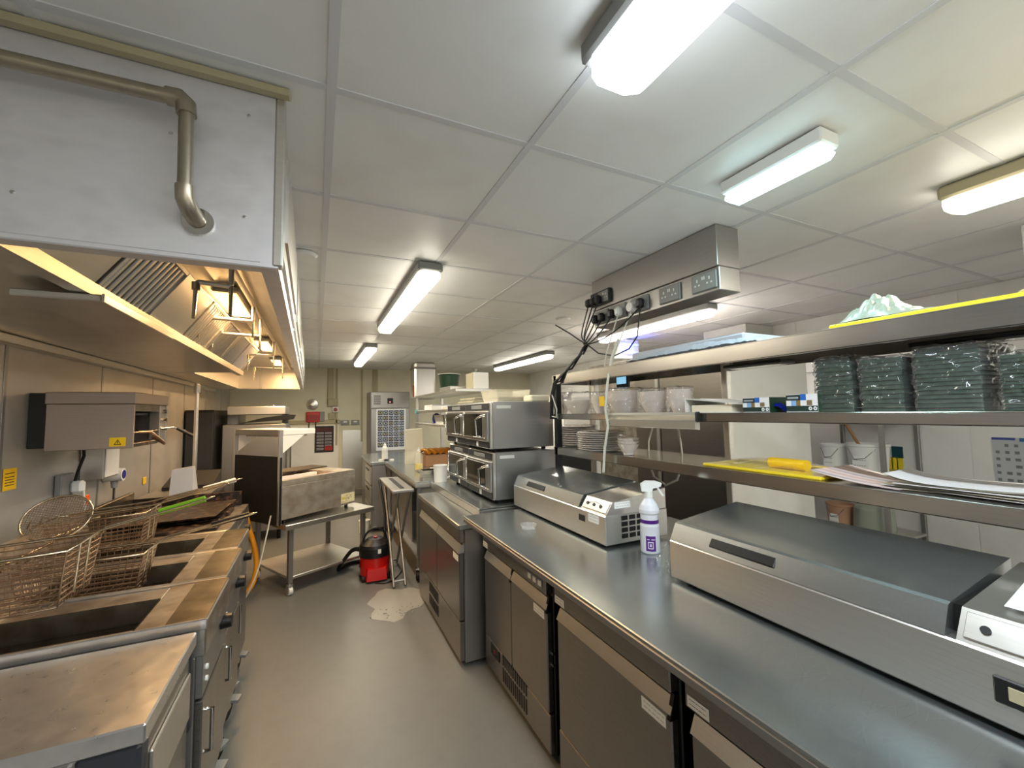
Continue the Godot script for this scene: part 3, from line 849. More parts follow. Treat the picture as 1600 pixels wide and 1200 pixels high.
func left_line() -> void:
	# low cabinet nearest the camera
	var z0 := 1.31
	var z1 := 1.775
	var xf := -0.36
	var t := thing("fryer_cabinet", "low cabinet with dented bare steel top beside the first fryer", "cabinet", Vector3(-0.78, 0, 1.54))
	part("top", g().box(-1.2, xf + 0.004, 0.755, 0.8, z0, z1, 0.004), M.steel_film, t)
	part("body", g().box(-1.18, xf - 0.03, 0.08, 0.755, z0 + 0.03, z1 - 0.006, 0.003), M.steel_dark, t)
	var d := part("door", g().box(xf - 0.03, xf - 0.004, 0.1, 0.74, z0 + 0.05, z1 - 0.05, 0.004), M.steel_door, t)
	part("door_strip", g().box(xf - 0.004, xf + 0.004, 0.56, 0.7, z0 + 0.06, z1 - 0.06, 0.003), M.steel, d)
	part("side_panel", g().box(-1.18, -0.5, 0.1, 0.73, z0 + 0.008, z0 + 0.03, 0.003), M.steel, t)
	part("corner_block", g().box(-0.485, xf - 0.006, 0.6, 0.75, z0 + 0.01, z0 + 0.055, 0.008), M.charcoal, t)
	part("corner_block", g().box(xf - 0.06, xf, 0.5, 0.755, z1 - 0.045, z1 - 0.006, 0.008), M.charcoal, t)
	for q in [[-1.1, z0 + 0.06], [-0.45, z0 + 0.06], [-1.1, z1 - 0.06], [-0.45, z1 - 0.06]]:
		part("foot", g().cyl(Vector3(q[0], 0.001, q[1]), Vector3(q[0], 0.085, q[1]), 0.022, -1.0, 12), M.black, t)
	fryer("deep fryer next to the low dented-top cabinet, oil tank open", 1.80, 2.23, -0.335)
	fryer("middle deep fryer, wire baskets resting over its tank", 2.235, 2.685, -0.35)
	fryer("deep fryer next to the burnt griddle", 2.69, 3.13, -0.375)
	fry_basket("large wire fry basket laid across the first fryer, green handle sleeve", Vector3(-0.985, 0.865, 2.12), 0.0, 3.0, M.green_pen)
	fry_basket("dark wire fry basket lowered over the middle fryer tank", Vector3(-0.86, 0.775, 2.4), 2.0, 0.0, M.black, 0.4, 0.2, 0.17)
	fry_basket("wire fry basket over the third fryer, white handle sleeve", Vector3(-0.98, 0.86, 2.86), 0.0, 3.0, M.white_plastic, 0.42, 0.24, 0.17)
	# round skimmer
	var c := Vector3(-1.06, 1.075, 2.62)
	t = thing("skimmer", "round wire mesh skimmer standing up behind the fry baskets", "skimmer", c - Vector3(0, 0.12, 0))
	var up := Vector3(0.05, 0.85, 0.53).normalized()
	var side := Vector3(1, 0, 0)
	var ringp := []
	for i in 40:
		ringp.append(c + side * cos(TAU * i / 40.0) * 0.118 + up * sin(TAU * i / 40.0) * 0.105)
	part("ring", g().tube(ringp, 0.005, 8, true), M.wire_bright, t)
	var m := g()
	for k in range(-12, 13):
		var a := k / 13.0
		var w := sqrt(1.0 - a * a)
		m.tube([c + side * a * 0.118 - up * w * 0.105, c + side * a * 0.118 + up * w * 0.105], 0.0013, 4)
		m.tube([c + up * a * 0.105 - side * w * 0.118, c + up * a * 0.105 + side * w * 0.118], 0.0013, 4)
	part("mesh", m, M.wire, t)
	part("handle", g().tube([c + Vector3(0.115, 0.0, -0.008), Vector3(-0.74, 1.09, 2.62), Vector3(-0.43, 1.165, 2.62), Vector3(-0.412, 1.172, 2.628), Vector3(-0.43, 1.175, 2.64), Vector3(-0.74, 1.11, 2.64), c + Vector3(0.115, 0.02, 0.008)], 0.004, 8), M.wire_bright, t)
	# burnt griddle beyond the fryers
	t = thing("griddle", "greasy burnt griddle with blackened brown top next to the fryers", "griddle", Vector3(-0.8, 0, 3.55))
	part("body", g().box(-1.2, -0.5, 0.12, 0.76, 3.14, 3.98, 0.004), M.steel_dark, t)
	part("surround", g().box(-1.22, -0.485, 0.76, 0.82, 3.135, 3.985, 0.005), M.steel_fryer, t)
	for i in 4:
		part("hot_plate", g().box(-1.15, -0.55 - 0.02 * (i % 2), 0.82, 0.842 + 0.006 * i, 3.17 + i * 0.2, 3.36 + i * 0.2, 0.006), M.burnt, t)
	part("splash_back", g().box(-1.23, -1.2, 0.76, 0.98, 3.14, 3.98, 0.003), M.steel_grease_reflection, t)
	part("side_guard", g().box(-1.2, -0.53, 0.82, 0.93, 3.955, 3.975, 0.003), M.burnt, t)
	var p := part("control_panel", g().box(-0.5, -0.482, 0.6, 0.75, 3.15, 3.97, 0.004), M.steel_dark, t)
	for k in 3:
		part("knob", g().cyl(Vector3(-0.482, 0.675, 3.28 + k * 0.26), Vector3(-0.45, 0.675, 3.28 + k * 0.26), 0.028, 0.024, 18), M.black, p)
	for q in [[-1.1, 3.22], [-0.56, 3.22], [-1.1, 3.9], [-0.56, 3.9]]:
		caster(t, q[0], q[1], 0.4, false)
	# greasy tray leaning on the griddle
	solo("baking_tray", g().hexa([Vector3(-1.1, 0.872, 3.25), Vector3(-0.6, 0.872, 3.3), Vector3(-0.57, 0.872, 3.85), Vector3(-1.05, 0.872, 3.82), Vector3(-1.12, 0.884, 3.24), Vector3(-0.58, 0.884, 3.29), Vector3(-0.55, 0.884, 3.86), Vector3(-1.07, 0.884, 3.83)]), M.burnt, "flat blackened tray lying on the burnt griddle", "tray")
	# wall salamander
	t = thing("salamander_grill", "grey wall-mounted salamander grill with yellow warning label", "grill", Vector3(-1.1, 1.355, 3.28))
	part("bracket", g().box(-1.358, -1.28, 1.37, 1.66, 3.03, 3.53, 0.003), M.black, t)
	part("side_panel", g().box(-1.28, -0.92, 1.355, 1.6, 3.0, 3.012, 0.003), M.steel_warm, t)
	part("far_side_panel", g().box(-1.28, -0.92, 1.355, 1.6, 3.545, 3.558, 0.003), M.steel_dark, t)
	part("top_cover", g().box(-1.285, -0.915, 1.6, 1.665, 2.996, 3.562, 0.004), M.steel_warm, t)
	part("back_panel", g().box(-1.28, -1.262, 1.36, 1.6, 3.012, 3.545), M.steel_dark, t)
	part("element_hood", g().box(-1.26, -0.93, 1.56, 1.6, 3.013, 3.544), M.steel_grease_reflection, t)
	part("heating_element", g().box(-1.2, -0.98, 1.535, 1.555, 3.05, 3.42, 0.004), M.black, t)
	part("control_column", g().box(-0.98, -0.925, 1.36, 1.6, 3.44, 3.544, 0.003), M.steel_dark, t)
	for k in 3:
		part("knob", g().cyl(Vector3(-0.925, 1.56 - k * 0.055, 3.49), Vector3(-0.9, 1.56 - k * 0.055, 3.49), 0.014, -1.0, 14), M.chrome, t)
	var rk := g()
	for k in 9:
		rk.tube([Vector3(-1.24, 1.44, 3.03 + k * 0.047), Vector3(-0.93, 1.44, 3.03 + k * 0.047)], 0.003, 6)
	rk.tube([Vector3(-0.93, 1.44, 3.02), Vector3(-0.93, 1.44, 3.43)], 0.005, 8)
	part("rack", rk, M.wire_bright, t)
	part("drip_tray", g().box(-1.25, -0.93, 1.357, 1.38, 3.015, 3.43, 0.004), M.burnt, t)
	var hd := part("lever", g().tube([Vector3(-0.925, 1.45, 3.47), Vector3(-0.87, 1.455, 3.5), Vector3(-0.85, 1.45, 3.51)], 0.006, 8), M.chrome, t)
	part("grip", g().tube([Vector3(-0.852, 1.45, 3.51), Vector3(-0.77, 1.395, 3.53)], 0.011, 10), M.black, hd)
	part("rack_handle", g().tube([Vector3(-0.93, 1.44, 3.1), Vector3(-0.88, 1.44, 3.12), Vector3(-0.84, 1.375, 3.2), Vector3(-0.85, 1.36, 3.26), Vector3(-0.93, 1.4, 3.34)], 0.008, 8), M.wire, t)
	var a := onz(171, 684, 2.999)
	var b := onz(196, 697, 2.999)
	var im := Image.create(64, 40, false, Image.FORMAT_RGB8)
	im.fill(Color(0.95, 0.8, 0.05))
	for y in range(8, 33):
		var hw := int((y - 8) * 0.62)
		for x in range(32 - hw, 32 + hw + 1):
			if y > 29 or x - (32 - hw) < 3 or (32 + hw) - x < 3 or (absi(x - 32) < 2 and y > 16 and y < 28):
				im.set_pixel(x, y, Color(0.12, 0.1, 0.02))
	sign_face("warning_label", Vector3(a.x, b.y, 2.9995), Vector3(b.x, b.y, 2.9995), Vector3(b.x, a.y, 2.9995), Vector3(a.x, a.y, 2.9995), Vector3(0, 0, -1), printed(im), t)
	# services on the wall below it
	var xw := -1.357
	t = thing("wall_box", "grey steel service box below the salamander grill", "service box", Vector3(-1.3, 1.13, 3.68))
	part("box", g().box(xw, -1.24, 1.13, 1.34, 3.58, 3.8, 0.005), M.steel, t)
	part("cover", g().box(-1.24, -1.232, 1.14, 1.33, 3.59, 3.79, 0.003), M.white, t)
	t = thing("wall_socket", "white wall socket with orange tagged plug under the grill", "socket", Vector3(-1.3, 1.0, 3.35))
	part("plate", g().box(xw, xw + 0.035, 1.07, 1.2, 3.3, 3.44, 0.006), M.grey_plastic, t)
	var pl := part("plug", g().box(xw + 0.035, xw + 0.09, 1.08, 1.15, 3.38, 3.44, 0.012), M.white_plastic, t)
	part("flex", g().tube([Vector3(-1.27, 1.09, 3.41), Vector3(-1.26, 0.98, 3.41), Vector3(-1.27, 0.86, 3.42)], 0.008, 8), M.cable_white, pl)
	part("tag", g().box(-1.262, -1.256, 1.0, 1.06, 3.41, 3.46, 0.002), M.orange, pl)
	t = thing("wall_isolator", "round blue-faced dial isolator on white bracket by the wall box", "isolator", Vector3(-1.28, 1.08, 3.9))
	part("bracket", g().box(xw, -1.29, 1.12, 1.3, 3.84, 3.93, 0.005), M.white_plastic, t)
	part("ring", g().tube([Vector3(-1.28, 1.27, 3.88), Vector3(-1.28, 1.31, 3.9), Vector3(-1.28, 1.27, 3.93), Vector3(-1.28, 1.24, 3.9)], 0.007, 8, true), M.white_plastic, t)
	part("dial_body", g().cyl(Vector3(xw, 1.12, 3.93), Vector3(-1.25, 1.12, 3.93), 0.045, -1.0, 24), M.white_plastic, t)
	part("dial_face", g().cyl(Vector3(-1.25, 1.12, 3.93), Vector3(-1.246, 1.12, 3.93), 0.03, -1.0, 24), M.blue, t)
	part("gland", g().cyl(Vector3(-1.3, 1.075, 3.93), Vector3(-1.3, 1.03, 3.93), 0.022, 0.016, 14), M.grey_plastic, t)
	solo("black_cable", g().tube([Vector3(-1.3, 1.03, 3.93), Vector3(-1.29, 0.95, 3.9), Vector3(-1.28, 0.88, 3.8), Vector3(-1.28, 0.84, 3.7)], 0.007, 8), M.black, "black cable hanging below the dial isolator", "cable")
	solo("black_cable", g().tube([Vector3(-1.26, 1.36, 3.36), Vector3(-1.27, 1.3, 3.4), Vector3(-1.3, 1.2, 3.41), Vector3(-1.31, 1.14, 3.41)], 0.008, 8), M.black, "black cable from the salamander grill down to its plug", "cable")
	var st := onx(15, 748, xw)
	im = Image.create(48, 48, false, Image.FORMAT_RGB8)
	im.fill(Color(0.96, 0.77, 0.06))
	for y in [10, 18, 24, 30, 36]:
		im.fill_rect(Rect2i(6, y, 34, 2), Color(0.35, 0.25, 0.05))
	t = thing("wall_notice", "yellow printed notice stuck on the steel wall", "notice", Vector3(xw, st.y - 0.05, st.z))
	sign_face("notice", Vector3(xw, st.y - 0.055, st.z - 0.05), Vector3(xw, st.y - 0.055, st.z + 0.05), Vector3(xw, st.y + 0.05, st.z + 0.05), Vector3(xw, st.y + 0.05, st.z - 0.05), Vector3(1, 0, 0), printed(im), t)
	st = onx(225, 751, xw)
	solo("gas_tag", g().box(xw, xw + 0.006, st.y - 0.03, st.y + 0.03, st.z - 0.035, st.z + 0.035, 0.003), M.yellow, "tiny yellow tag on the steel wall near the grill", "tag")
	st = onz(282, 775, 4.1)
	t = thing("paper_towel", "crumpled white paper towel pack behind the griddle", "paper towel", Vector3(st.x, 0.9, 4.15))
	part("pack", g().hexa([Vector3(st.x - 0.07, 0.9, 4.08), Vector3(st.x + 0.08, 0.93, 4.08), Vector3(st.x + 0.09, 0.93, 4.2), Vector3(st.x - 0.06, 0.9, 4.2), Vector3(st.x - 0.06, 1.11, 4.1), Vector3(st.x + 0.07, 1.13, 4.1), Vector3(st.x + 0.07, 1.13, 4.18), Vector3(st.x - 0.06, 1.11, 4.18)]), M.bag_blue, t)
	# bench behind the griddle that carries it
	t = thing("side_bench", "dark steel bench between the griddle and the tall oven", "bench", Vector3(-0.85, 0, 4.4))
	part("top", g().box(-1.25, -0.78, 0.86, 0.9, 4.02, 4.9, 0.004), M.steel_dark, t)
	part("body", g().box(-1.22, -0.8, 0.1, 0.86, 4.04, 4.88, 0.003), M.steel_grease_reflection, t)
	for q in [[-1.18, 4.08], [-0.84, 4.08], [-1.18, 4.84], [-0.84, 4.84]]:
		part("foot", g().cyl(Vector3(q[0], 0.001, q[1]), Vector3(q[0], 0.11, q[1]), 0.02, -1.0, 12), M.black, t)
	solo("griddle_plate", g().hexa([Vector3(-1.18, 0.903, 4.5), Vector3(-0.82, 0.903, 4.5), Vector3(-0.82, 0.903, 4.85), Vector3(-1.18, 0.903, 4.85), Vector3(-1.18, 0.93, 4.5), Vector3(-0.82, 0.93, 4.5), Vector3(-0.82, 1.02, 4.85), Vector3(-1.18, 1.02, 4.85)]), M.black_rough, "black cast griddle plate tilted on the dark bench", "griddle plate")

func far_left() -> void:
	# trolley with castors
	var t := thing("steel_trolley", "low stainless trolley table with lower shelf carrying the chip station", "trolley", Vector3(-0.19, 0, 4.12), 28.0)
	var top := part("top", g().box(-0.07, 0.79, 0.555, 0.6, -0.06, 0.72, 0.004), M.steel, t, true)
	part("shelf", g().box(-0.01, 0.71, 0.125, 0.15, -0.01, 0.65, 0.004), M.steel, t, true)
	for q in [[0.0, 0.0], [0.7, 0.0], [0.0, 0.64], [0.7, 0.64]]:
		part("leg", g().box(q[0] - 0.019, q[0] + 0.019, 0.1, 0.556, q[1] - 0.019, q[1] + 0.019, 0.003), M.steel_dark, t, true)
		var k := g()
		k.cyl(Vector3(q[0], 0.1, q[1]), Vector3(q[0], 0.075, q[1]), 0.028, -1.0, 16)
		k.box(q[0] - 0.024, q[0] - 0.019, 0.02, 0.08, q[1] - 0.022, q[1] + 0.022)
		k.box(q[0] + 0.019, q[0] + 0.024, 0.02, 0.08, q[1] - 0.022, q[1] + 0.022)
		var c := part("caster", k, M.chrome, t, true)
		part("wheel", g().cyl(Vector3(q[0] - 0.015, 0.0365, q[1]), Vector3(q[0] + 0.015, 0.0365, q[1]), 0.036, -1.0, 20), M.white_plastic, c, true)
	# chip station with overhead heat canopy
	t = thing("chip_station", "stainless chip station with blackened back panel and white heat canopy", "chip station", Vector3(-0.255, 0.6, 4.07), 37.0)
	var L := 0.77
	var D := 0.68
	var h0 := 0.04
	var h1 := 0.37
	var b := part("body", g().box(0.0, L, h0, h1 - 0.05, 0.0, D, 0.004), M.steel_dull, t, true)
	var rim := g()
	rim.box(0.0, L, h1 - 0.05, h1, 0.0, 0.05, 0.003)
	rim.box(0.0, L, h1 - 0.05, h1, D - 0.05, D, 0.003)
	rim.box(0.0, 0.05, h1 - 0.05, h1, 0.05, D - 0.05, 0.003)
	rim.box(L - 0.2, L, h1 - 0.05, h1, 0.05, D - 0.05, 0.003)
	part("rim", rim, M.steel_dull, t, true)
	part("pan", g().box(0.05, L - 0.2, h1 - 0.052, h1 - 0.048, 0.05, D - 0.05), M.paper_pink, t, true)
	part("divider", g().box(0.06, L - 0.21, h1 - 0.048, h1 - 0.012, 0.3, 0.34, 0.004), M.paper_pink, t, true)
	part("lid", g().box(0.2, L + 0.02, h1, h1 + 0.012, D - 0.24, D + 0.01, 0.003), M.steel_grease_reflection, t, true)
	var im := Image.create(96, 64, false, Image.FORMAT_RGB8)
	im.fill(Color(0.86, 0.82, 0.66))
	for k in 24:
		im.fill_rect(Rect2i(rng.randi_range(2, 70), rng.randi_range(3, 56), rng.randi_range(5, 22), 2), Color(0.4, 0.37, 0.28))
	im.fill_rect(Rect2i(4, 22, 26, 18), Color(0.8, 0.73, 0.35))
	var sl := sign_face("rating_plate", Vector3(0.6, 0.06, -0.0005), Vector3(0.76, 0.06, -0.0005), Vector3(0.76, 0.15, -0.0005), Vector3(0.6, 0.15, -0.0005), Vector3(0, 0, -1), printed(im), b)
	sl.transform = Transform3D()
	part("back_panel", g().box(-0.03, -0.004, 0.0, 0.57, 0.0, D, 0.003), M.black_rough, t, true)
	for z in [0.0, D - 0.022]:
		part("post", g().box(-0.034, 0.0, 0.0, 0.8, z, z + 0.022, 0.003), M.steel, t, true)
		part("canopy_bracket", g().ext([Vector2(0.0, 0.75), Vector2(0.2, 0.75), Vector2(0.0, 0.6)], 2, z + 0.004, z + 0.016), M.white, t, true)
	part("top_bar", g().box(-0.034, 0.0, 0.755, 0.802, 0.022, D - 0.022, 0.003), M.steel_dark, t, true)
	part("canopy", g().box(0.0, 0.31, 0.75, 0.802, 0.0, D, 0.006), M.white, t, true)
	part("heat_lamp", g().box(0.04, 0.27, 0.735, 0.75, 0.06, D - 0.06, 0.004), M.steel_dark, t, true)
	for q in [[0.06, 0.06], [L - 0.06, 0.06], [0.06, D - 0.06], [L - 0.06, D - 0.06]]:
		part("foot", g().cyl(Vector3(q[0], 0.001, q[1]), Vector3(q[0], h0, q[1]), 0.016, -1.0, 12), M.black, t, true)
	# yellow gas hose and pale cable hanging behind the trolley
	solo("gas_hose", g().tube(spline([Vector3(-0.54, 0.75, 4.25), Vector3(-0.52, 0.6, 4.25), Vector3(-0.47, 0.42, 4.24), Vector3(-0.445, 0.25, 4.22), Vector3(-0.47, 0.12, 4.16), Vector3(-0.55, 0.04, 4.06)]), 0.021, 12), M.hose_yellow, "yellow gas hose curling down to the floor behind the fryers", "hose")
	solo("grey_cable", g().tube(spline([Vector3(-0.34, 0.68, 4.12), Vector3(-0.37, 0.5, 4.07), Vector3(-0.41, 0.3, 4.06), Vector3(-0.46, 0.15, 4.05), Vector3(-0.52, 0.02, 4.06)]), 0.006, 8), M.cable_white, "thin pale cable hanging beside the yellow gas hose", "cable")
	# tall oven at the end of the line
	t = thing("tall_oven", "tall stainless oven with dark slanted grill opening under the hood end", "oven", Vector3(-0.68, 0, 6.4))
	part("body", g().box(-1.02, -0.35, 0.12, 1.42, 6.0, 6.9, 0.006), M.steel_dark, t)
	var ub := part("upper_box", g().box(-0.98, -0.36, 1.54, 1.64, 6.02, 6.85, 0.006), M.steel, t)
	part("knob", g().cyl(Vector3(-0.5, 1.64, 6.1), Vector3(-0.5, 1.665, 6.1), 0.02, -1.0, 14), M.chrome, ub)
	part("grill_rack", g().ext([Vector2(-0.85, 1.435), Vector2(-0.3, 1.47), Vector2(-0.27, 1.53), Vector2(-0.34, 1.535), Vector2(-0.6, 1.5)], 2, 6.0, 6.8), M.black, t)
	part("rear_column", g().box(-1.02, -0.9, 1.42, 1.54, 6.3, 6.88, 0.003), M.steel_dark, t)
	part("front_column", g().box(-0.44, -0.36, 1.42, 1.54, 6.7, 6.85, 0.003), M.steel_dark, t)
	for q in [[-0.96, 6.06], [-0.41, 6.06], [-0.96, 6.84], [-0.41, 6.84]]:
		part("foot", g().cyl(Vector3(q[0], 0.001, q[1]), Vector3(q[0], 0.12, q[1]), 0.022, -1.0, 12), M.black, t)
	var dr := part("door", g().box(-0.352, -0.335, 0.3, 1.36, 6.06, 6.84, 0.005), M.steel_door, t)
	part("handle", g().tube([Vector3(-0.335, 1.2, 6.14), Vector3(-0.3, 1.2, 6.14), Vector3(-0.3, 0.8, 6.14), Vector3(-0.335, 0.8, 6.14)], 0.009, 8), M.chrome, dr)
	t = thing("black_cupboard", "narrow black cupboard between the steel wall and the tall oven", "cupboard", Vector3(-1.2, 0, 6.2))
	part("carcass", g().box(-1.35, -1.07, 0.02, 1.6, 5.85, 6.7, 0.004), M.black, t)
	part("door", g().box(-1.34, -1.08, 0.1, 1.57, 5.835, 5.85, 0.004), M.charcoal, t)
	t = thing("riser_pipe", "vertical steel pipe from the hood down beside the black cupboard", "pipe", Vector3(-1.16, 0.0, 5.45))
	part("pipe", g().cyl(Vector3(-1.16, 0.0005, 5.45), Vector3(-1.16, 1.879, 5.45), 0.02, -1.0, 14), M.steel, t)
	part("collar", g().cyl(Vector3(-1.16, 1.78, 5.45), Vector3(-1.16, 1.86, 5.45), 0.032, -1.0, 14), M.chrome, t)
	# things on the far wall
	var zw := 8.549
	var p := onz(489, 632, zw)
	t = thing("alarm_bell", "round metal alarm gong above a red box on cream wall", "alarm bell", Vector3(p.x, p.y - 0.1, zw))
	part("gong", g().lathe(Vector3(p.x, p.y, zw), [Vector2(0.1, 0.0), Vector2(0.1, -0.02), Vector2(0.085, -0.05), Vector2(0.03, -0.065), Vector2(0.0, -0.066)], 28, Vector3(0, 0, 1)), M.steel, t)
	part("boss", g().cyl(Vector3(p.x, p.y, zw - 0.06), Vector3(p.x, p.y, zw - 0.08), 0.015, -1.0, 12), M.chrome, t)
	p = onz(489, 652, zw)
	t = thing("fire_alarm_box", "red fire alarm box under the round gong", "alarm panel", Vector3(p.x, p.y - 0.1, zw))
	part("case", g().box(p.x - 0.11, p.x + 0.11, p.y - 0.09, p.y + 0.1, zw - 0.07, zw, 0.012), M.red, t)
	part("cover", g().box(p.x - 0.09, p.x + 0.09, p.y - 0.06, p.y + 0.05, zw - 0.076, zw - 0.07, 0.004), M.red_dark, t)
	for dx in [-0.06, 0.05]:
		part("lead", g().tube([Vector3(p.x + dx, p.y - 0.09, zw - 0.03), Vector3(p.x + dx - 0.01, p.y - 0.25, zw - 0.02)], 0.009, 8), M.black, t)
	p = onz(503, 651, zw)
	solo("switch_box", g().box(p.x - 0.045, p.x + 0.045, p.y - 0.09, p.y + 0.09, zw - 0.05, zw, 0.008), M.grey_plastic, "grey switch box right beside the red alarm box", "switch")
	p = onz(520, 629, zw)
	solo("junction_box", g().box(p.x - 0.09, p.x + 0.09, p.y - 0.07, p.y + 0.07, zw - 0.06, zw - 0.0301, 0.008), M.trim, "cream junction box at the foot of the wall conduit", "junction box")
	p = onz(524, 640, zw)
	t = thing("call_point", "small square fire call point with round red button", "call point", Vector3(p.x, p.y - 0.06, zw))
	part("frame", g().box(p.x - 0.055, p.x + 0.055, p.y - 0.055, p.y + 0.055, zw - 0.05, zw - 0.0001, 0.008), M.white, t)
	part("button", g().cyl(Vector3(p.x, p.y, zw - 0.05), Vector3(p.x, p.y, zw - 0.062), 0.034, -1.0, 20), M.red_dark, t)
	p = onz(518, 650, zw)
	solo("key_switch", g().box(p.x - 0.05, p.x + 0.06, p.y - 0.07, p.y + 0.06, zw - 0.04, zw - 0.0001, 0.008), M.trim, "cream key switch under the red call point", "switch")
	p = onz(548, 660, zw)
	t = thing("double_socket", "pair of grey wall sockets above the steel sheet", "socket", Vector3(p.x, p.y - 0.05, zw))
	for dx in [-0.1, 0.08]:
		var pl := part("plate", g().box(p.x + dx - 0.075, p.x + dx + 0.075, p.y - 0.045, p.y + 0.045, zw - 0.03, zw - 0.0001, 0.005), M.grey_plastic, t)
		part("switch", g().box(p.x + dx - 0.03, p.x + dx + 0.03, p.y, p.y + 0.025, zw - 0.036, zw - 0.03, 0.002), M.white_plastic, pl)
	# framed notice
	var a := onz(493, 667, zw - 0.021)
	var c := onz(520, 705, zw - 0.021)
	im = Image.create(96, 144, false, Image.FORMAT_RGB8)
	im.fill(Color(0.1, 0.08, 0.08))
	im.fill_rect(Rect2i(6, 6, 84, 22), Color(0.3, 0.06, 0.08))
	for r in 6:
		im.fill_rect(Rect2i(7, 32 + r * 18, 38, 12), Color(0.55, 0.53, 0.55))
		im.fill_rect(Rect2i(51, 32 + r * 18, 38, 12), Color(0.55, 0.53, 0.55))
		im.fill_rect(Rect2i(9, 38 + r * 18, 30, 2), Color(0.2, 0.2, 0.22))
		im.fill_rect(Rect2i(53, 38 + r * 18, 30, 2), Color(0.2, 0.2, 0.22))
	im.fill_rect(Rect2i(50, 112, 42, 26), Color(0.6, 0.12, 0.1))
	t = thing("safety_notice", "dark framed safety notice with red corner on pale board", "notice", Vector3((a.x + c.x) / 2, c.y, zw - 0.02))
	part("frame", g().box(a.x - 0.012, c.x + 0.012, c.y - 0.012, a.y + 0.012, zw - 0.03, zw - 0.0205, 0.003), M.black, t)
	sign_face("sheet", Vector3(a.x, c.y, zw - 0.0305), Vector3(c.x, c.y, zw - 0.0305), Vector3(c.x, a.y, zw - 0.0305), Vector3(a.x, a.y, zw - 0.0305), Vector3(0, 0, -1), printed(im), t)
	# white tub on the floor near the far wall
	var q := ony(569, 832, 0.0)
	t = thing("white_tub", "small white tub standing on the floor behind the trolley", "tub", Vector3(q.x, 0, q.z))
	part("tub", g().lathe(Vector3(q.x, 0.001, q.z), [Vector2(0.0, 0.0), Vector2(0.058, 0.0), Vector2(0.066, 0.14), Vector2(0.07, 0.145), Vector2(0.07, 0.158), Vector2(0.062, 0.158), Vector2(0.055, 0.01), Vector2(0.0, 0.01)], 24), M.white_plastic, t)
	# drum vacuum cleaner
	q = ony(588, 908, 0.0)
	vacuum(Vector3(q.x, 0, q.z + 0.1))
	# pale powder spill
	var s := g()
	var cpt := ony(622, 940, 0.0)
	var N := 26
	var edge := []
	for i in N:
		var an := TAU * i / N
		var r := 1.0 + 0.16 * sin(3 * an + 1.0) + 0.1 * sin(7 * an)
		edge.append(cpt + Vector3(cos(an) * 0.24 * r + sin(an) * 0.05, 0.0012, sin(an) * 0.28 * r))
	for i in N:
		s.tri(cpt + Vector3(0, 0.003, 0), edge[i], edge[(i + 1) % N], Vector3.UP)
	for i in 40:
		var an := rng.randf() * TAU
		var rr := sqrt(rng.randf())
		var w := cpt + Vector3(cos(an) * 0.2 * rr - 0.04, 0.001, sin(an) * 0.12 * rr - 0.16)
		var k := 0.002 + rng.randf() * 0.004
		s.box(w.x - k, w.x + k, 0.001, 0.002 + k, w.z - k, w.z + k, k * 0.3)
	solo("powder_spill", s, M.spill, "pale powder spill with crumbs on the floor before the vacuum", "spill", "", "stuff")

